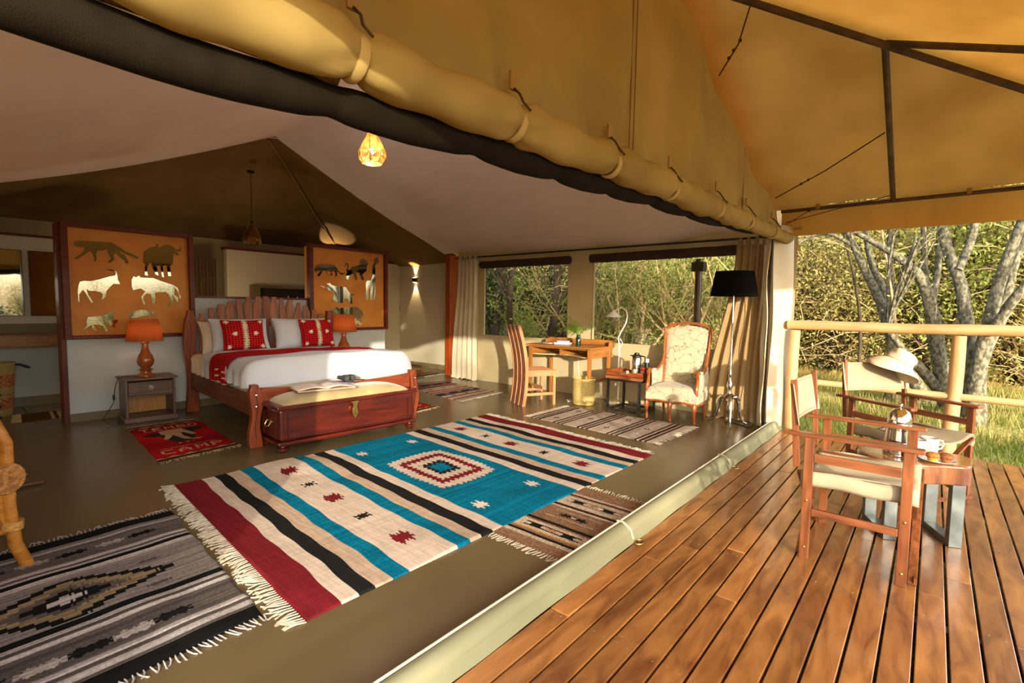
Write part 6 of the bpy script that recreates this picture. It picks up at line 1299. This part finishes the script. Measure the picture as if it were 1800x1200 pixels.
# backdrop: tall dark trees far behind
def tree(name, label, loc, Hh, r, lean, seed, nleaf, lsize, lm, bark, group=None, forks=3, sp=0.5, low=0.4, depth=2):
    rnd = random.Random(seed); t = thing(name, label, 'tree', loc, 0, group); m_ = MB(); tips = []
    for k in range(forks):
        ln = Vector((lean[0]+rnd.uniform(-.35, .35)*(forks > 1), lean[1]+rnd.uniform(-.35, .35)*(forks > 1), 1)).normalized()
        pts = [Vector((0, 0, -0.1))]; rr3 = [r*1.15]; d = ln
        for i in range(8):
            d = (d+Vector((rnd.uniform(-.14, .14), rnd.uniform(-.14, .14), 0.03))).normalized(); pts.append(pts[-1]+d*Hh*low/4); rr3.append(r*(1-0.07*(i+1)))
            if i >= 2:
                for _ in range(2): branch(m_, pts[-1], (d+Vector((rnd.uniform(-1, 1), rnd.uniform(-1, 1), rnd.uniform(0, .7)))), Hh*rnd.uniform(.16, .28), r*0.32, depth-1, rnd, tips, 0.4, 3, 4, 0.1)
        m_.tube(pts, rr3, 12, caps=False); branch(m_, pts[-1], d, Hh*0.3, r*0.45, depth, rnd, tips, 0.3, 3, 5, 0.1)
    m_.build('trunk', bark, t, smooth=True)
    if nleaf:
        lo_ = bpy.data.objects.new('foliage', leaves_mesh('foliage', leafpts([q for q in tips if q[2] > Hh*0.3] or tips, nleaf, sp, rnd), lsize, lm, rnd)); COL.objects.link(lo_); lo_.parent = t; lo_['kind'] = 'stuff'
    return t
bt_ = tree('forest_tree', 'tall leafy tree closing off the forest behind the thicket', (24, 2, -0.2), 9, 0.16, (0, 0), 51, 9000, 0.24, LGREEN, BARKD, 'tall trees closing off the forest', 2, 0.7)
for i in range(13):
    g = math.radians(-16+i*6.6); R3 = 25+rp_.uniform(-2, 3)
    dup(bt_, (R3*math.cos(g), R3*math.sin(g), -0.4), rp_.uniform(0, 6), None, rp_.uniform(0.85, 1.2))
# individual lichen-covered stems in view: built from traced positions on the ground
def stem(name, label, pts, rs_, bark=BARKG, subs=(), nleaf=0, seed=1, lm=LGOLD):
    t = thing(name, label, 'tree', pts[0]); o_ = Vector(pts[0]); m_ = MB()
    def smooth(ps, n=4):
        ps = [Vector(p) for p in ps]; out = []
        for i in range(len(ps)-1):
            a, b, c, d = ps[max(0, i-1)], ps[i], ps[i+1], ps[min(len(ps)-1, i+2)]
            for k in range(n):
                t_ = k/n; out.append(0.5*((2*b)+(c-a)*t_+(2*a-5*b+4*c-d)*t_*t_+(3*b-a-3*c+d)*t_**3))
        return out+[ps[-1]]
    def rr4(r_, n): return [np.interp(i/(n-1), np.linspace(0, 1, len(r_)), r_) for i in range(n)]
    sp_ = smooth(pts); m_.tube([p-o_ for p in sp_], [float(x) for x in rr4(rs_, len(sp_))], 14, caps=False)
    tips = []
    for (bp_, br_) in subs:
        s2 = smooth(bp_); m_.tube([p-o_ for p in s2], [float(x) for x in rr4(br_, len(s2))], 10, caps=False); tips.append(tuple(s2[-1]-o_))
    rnd = random.Random(seed); tips.append(tuple(sp_[-1]-o_))
    for tp in list(tips):
        for _ in range(3): branch(m_, tp, (rnd.uniform(-.6, .6), rnd.uniform(-.6, .6), 1), 1.3, 0.03, 2, rnd, tips, 0.3, 2, 4, 0.1)
    m_.build('trunk', bark, t, smooth=True)
    if nleaf:
        lo_ = bpy.data.objects.new('foliage', leaves_mesh('foliage', leafpts(tips, nleaf, 0.35, rnd), 0.06, lm, rnd)); COL.objects.link(lo_); lo_.parent = t; lo_['kind'] = 'stuff'
    return t
stem('lichen_tree', 'grey lichen-covered trunk leaning left, behind the first railing gap', [(9.6, -0.06, -0.15), (9.6, 0.08, 0.05), (9.55, 0.3, 0.46), (9.5, 0.48, 0.89), (9.5, 0.65, 1.41), (9.45, 0.88, 1.94), (9.4, 1.05, 2.35), (9.4, 1.25, 2.9)], [.10, .09, .085, .08, .065, .055, .045, .03],
     subs=[([(9.5, 0.50, 0.93), (9.6, 0.6, 1.5), (9.75, 0.81, 2.03), (9.8, 0.91, 2.5), (9.8, 1.0, 3.0)], [.06, .055, .045, .04, .03]), ([(9.4, 0.95, 2.2), (9.3, 1.4, 2.48), (9.2, 1.9, 2.25), (9.1, 2.3, 2.0)], [.03, .025, .018, .01])], nleaf=500, seed=3)
stem('lichen_tree', 'slim upright grey stem rising straight, left of the forked trunks', [(9.3, 0.46, -0.1), (9.3, 0.47, 0.9), (9.3, 0.52, 1.66), (9.3, 0.57, 2.33), (9.3, 0.6, 3.2)], [.05, .045, .04, .036, .03], nleaf=200, seed=4)
stem('lichen_tree', 'forked lichen-covered trunk spreading left, behind the far director chair', [(8.9, -0.24, -0.2), (8.9, -0.16, 0.17), (8.9, -0.07, 0.71), (8.85, 0.01, 1.17), (8.8, 0.13, 1.63), (8.8, 0.29, 1.87), (8.8, 0.56, 2.12), (8.8, 0.95, 2.4)], [.10, .095, .085, .08, .07, .055, .045, .03],
     subs=[([(8.95, -0.14, 0.3), (9.0, -0.0, 0.86), (9.1, 0.07, 1.32), (9.1, 0.14, 1.87), (9.1, 0.2, 2.6)], [.06, .055, .05, .04, .03]), ([(8.9, -0.18, 0.1), (8.8, 0.09, 0.46), (8.7, 0.29, 0.72), (8.6, 0.48, 1.0)], [.08, .065, .05, .03]), ([(8.95, 0.05, 1.2), (9.1, 0.0, 1.9), (9.2, 0.03, 2.8)], [.05, .04, .03])], nleaf=500, seed=5)
stem('lichen_tree', 'thick pale grey trunk curving up left, just right of the second railing post', [(8.5, -0.44, -0.15), (8.5, -0.43, 0.3), (8.5, -0.41, 0.7), (8.6, -0.32, 1.11), (8.7, -0.24, 1.61), (8.8, -0.07, 2.13), (8.9, 0.05, 2.7)], [.15, .12, .09, .075, .068, .06, .05],
     subs=[([(8.7, -0.2, 1.8), (8.9, -0.33, 2.3), (9.0, -0.36, 2.9)], [.05, .045, .035])], nleaf=400, seed=6)
stem('lichen_tree', 'heavily lichened trunk spreading right at the right picture edge', [(8.3, -0.43, -0.15), (8.3, -0.45, 0.62), (8.25, -0.5, 1.12), (8.2, -0.58, 1.73), (8.1, -0.70, 2.3), (8.1, -0.8, 2.9)], [.12, .08, .066, .058, .048, .04],
     subs=[([(8.3, -0.47, 0.7), (8.3, -0.66, 1.33), (8.2, -0.87, 1.66), (8.1, -1.15, 1.9)], [.06, .055, .045, .03]), ([(8.45, -0.46, 0.5), (8.6, -0.57, 1.0), (8.7, -0.67, 1.47), (8.8, -0.74, 1.96), (8.9, -0.95, 2.6)], [.06, .055, .05, .045, .03]), ([(8.2, -0.5, 1.0), (8.0, -0.72, 1.5), (7.9, -1.0, 2.1)], [.05, .045, .03])], nleaf=400, seed=7)
stem('dead_sapling', 'thin bleached sapling between the leaning trunk and the forked trunks', [(9.0, 0.34, -0.1), (9.0, 0.40, 0.9), (9.0, 0.5, 1.6), (9.0, 0.66, 2.5), (9.0, 0.7, 3.0)], [.022, .02, .016, .012, .008], bark=TWIG, seed=8)
stem('dead_sapling', 'slender double sapling near the first railing post', [(10.5, 0.93, -0.1), (10.5, 0.95, 0.34), (10.5, 0.98, 1.13), (10.5, 1.12, 1.91), (10.5, 1.3, 2.6)], [.03, .03, .026, .02, .012], bark=BARKD, seed=9)

# scrub seen through the windows
shrub('window_bush', 'bright sunlit bush seen through the left window between dark trunks', (8.9, 7.05, -0.08), 1.75, 0.5, 6, 2200, 0.08, LBRIGHT, 61, None, twigs=10, cat='bush', bark=TWIG, sp=0.13)
wn = 'leafy bushes close behind the right window'
B1 = shrub('window_bush', 'leafy bush with pale bare stems close behind the right window', (8.6, 4.4, -0.08), 2.6, 0.8, 7, 4600, 0.07, LGREEN, 62, wn, twigs=40, cat='bush', bark=TWIG, sp=0.2)
for (x, y, s_) in ((9.2, 3.6, 1.1), (8.8, 5.2, 1.05), (10.4, 4.3, 1.2), (9.6, 2.9, .95)): dup(B1, (x, y, -0.08), rp_.uniform(0, 6), None, s_)
C1 = shrub('thicket_bush', 'dark green bush filling the view behind the left window', (12.0, 9.6, -0.05), 3.6, 1.4, 7, 9000, 0.11, LDARK, 64, 'dark bushes behind the left window', cat='bush', sp=0.3)
for (x, y) in ((11.5, 11.5), (12.6, 8.2), (10.6, 10.4), (13.5, 12.5)): dup(C1, (x, y, -0.05), rp_.uniform(0, 6), None, rp_.uniform(.95, 1.2))
for i, (x, y, r_, ln) in enumerate(((8.2, 7.5, .10, (0, .10)), (8.3, 7.0, .085, (0, -.22)), (8.2, 6.0, .10, (.02, .03)), (8.6, 5.9, .055, (0, -.35)))):
    tree('dark_trunk_tree', ['dark trunk nearest the cream curtain behind the left window', 'dark trunk leaning right, second from the cream curtain', 'dark upright trunk near the right side of the left window', 'thin trunk leaning steeply at the right of the left window'][i], (x, y, -0.1), 5.0, r_, ln, 70+i, 300, 0.1, LDARK, BARKD if i != 3 else BARKG, None, 1, 0.4)
# log on the ground
lg = MB().tube([(13.3, 2.0, 0.05), (13.4, 1.5, 0.12), (13.5, 0.95, 0.2)], [0.22, 0.24, 0.2], 12)
tag(lg.build('fallen_log', BARKG, smooth=True), 'short grey log lying on the ground under the thicket behind the railing', 'log')
# grass and litter on the ground (uncountable)
def grass(name, label, n, x0, x1, y0, y1, hmin, hmax, m, seed, dens=None):
    rs = np.random.RandomState(seed); X = rs.uniform(x0, x1, n); Y = rs.uniform(y0, y1, n)
    keep = np.sin(X*3.1+Y*1.7)+np.sin(Y*4.3-X*2.2)+rs.normal(size=n)*0.8 > -0.6; X, Y = X[keep], Y[keep]; n = len(X)
    Z = np.array([ground_z(a, b) for a, b in zip(X, Y)])*(X > 7.3)+(-0.09)*(X <= 7.3); hh = rs.uniform(hmin, hmax, n); g = rs.uniform(0, 2*PI, n); ln = rs.uniform(.1, .9, n)*hh; w_ = 0.006
    V = np.zeros((n*3, 3), 'f'); V[0::3] = np.stack([X-w_*np.sin(g), Y+w_*np.cos(g), Z-0.01], 1); V[1::3] = np.stack([X+w_*np.sin(g), Y-w_*np.cos(g), Z-0.01], 1); V[2::3] = np.stack([X+np.cos(g)*ln, Y+np.sin(g)*ln, Z+hh], 1)
    me = bpy.data.meshes.new(name); me.vertices.add(n*3); me.vertices.foreach_set('co', V.ravel()); me.loops.add(n*3); me.loops.foreach_set('vertex_index', np.arange(n*3, dtype='i'))
    me.polygons.add(n); me.polygons.foreach_set('loop_start', np.arange(0, n*3, 3, dtype='i')); me.update(calc_edges=True); me.materials.append(m)
    o = bpy.data.objects.new(name, me); COL.objects.link(o); tag(o, label, 'grass', None, 'stuff'); return o
GRASSG = mat('green_grass_blade', S(150, 158, 66), S(102, 118, 40), rough=0.6, nscale=0.9, trans=0.3); GRASSD = mat('dry_grass_blade', S(220, 196, 122), S(180, 154, 84), rough=0.7, nscale=0.9, trans=0.3)
grass('green_grass', 'short green grass just beyond the deck railing', 60000, 5.95, 11.5, -3.5, 3.2, 0.03, 0.12, GRASSG, 1)
grass('dry_grass', 'pale dry grass and litter under the thicket', 60000, 6.9, 14.5, -3.5, 9.5, 0.04, 0.16, GRASSD, 2)
for i in range(13):
    o_ = dup((A1, A2, A3)[i % 3], (-9+i*2.6+rp_.uniform(-.5, .5), -19+rp_.uniform(-1, 1), -0.75), rp_.uniform(0, 6), 'bush on the sunny side of the camp, outside the picture', 0.85); o_['group'] = 'bushes on the sunny side'
# unseen hedge added to block the low sun; trees that break it up
hedge = shrub('sun_block_hedge', 'added hedge that blocks the low sun, outside the picture', (-1.2, -4.3, -0.75), 1.55, 0.6, 9, 7000, 0.10, LDARK, 81, 'added hedge blocking the low sun', cat='hedge', sp=0.16)
for x in (-6.0, -4.8, -3.6, -2.4, 0.0, 1.0): dup(hedge, (x, -4.3+0.1*math.sin(x*3), -0.75), x*2, None, 1.0)
for i, (x, y, s_) in enumerate(((-9.5, -13.0, .75), (-13, -10.0, .8), (-5.5, -15.0, .7), (-2, -17.5, .8))):
    tree('garden_tree', 'loose-crowned tree on the sunny side of the camp, outside the picture', (x, y, -0.75), 6.0*s_, 0.10, (0.1*i-.1, 0), 90+i, 2200, 0.16, LGREEN, BARKD, 'loose-crowned trees on the sunny side', 2, 0.5)
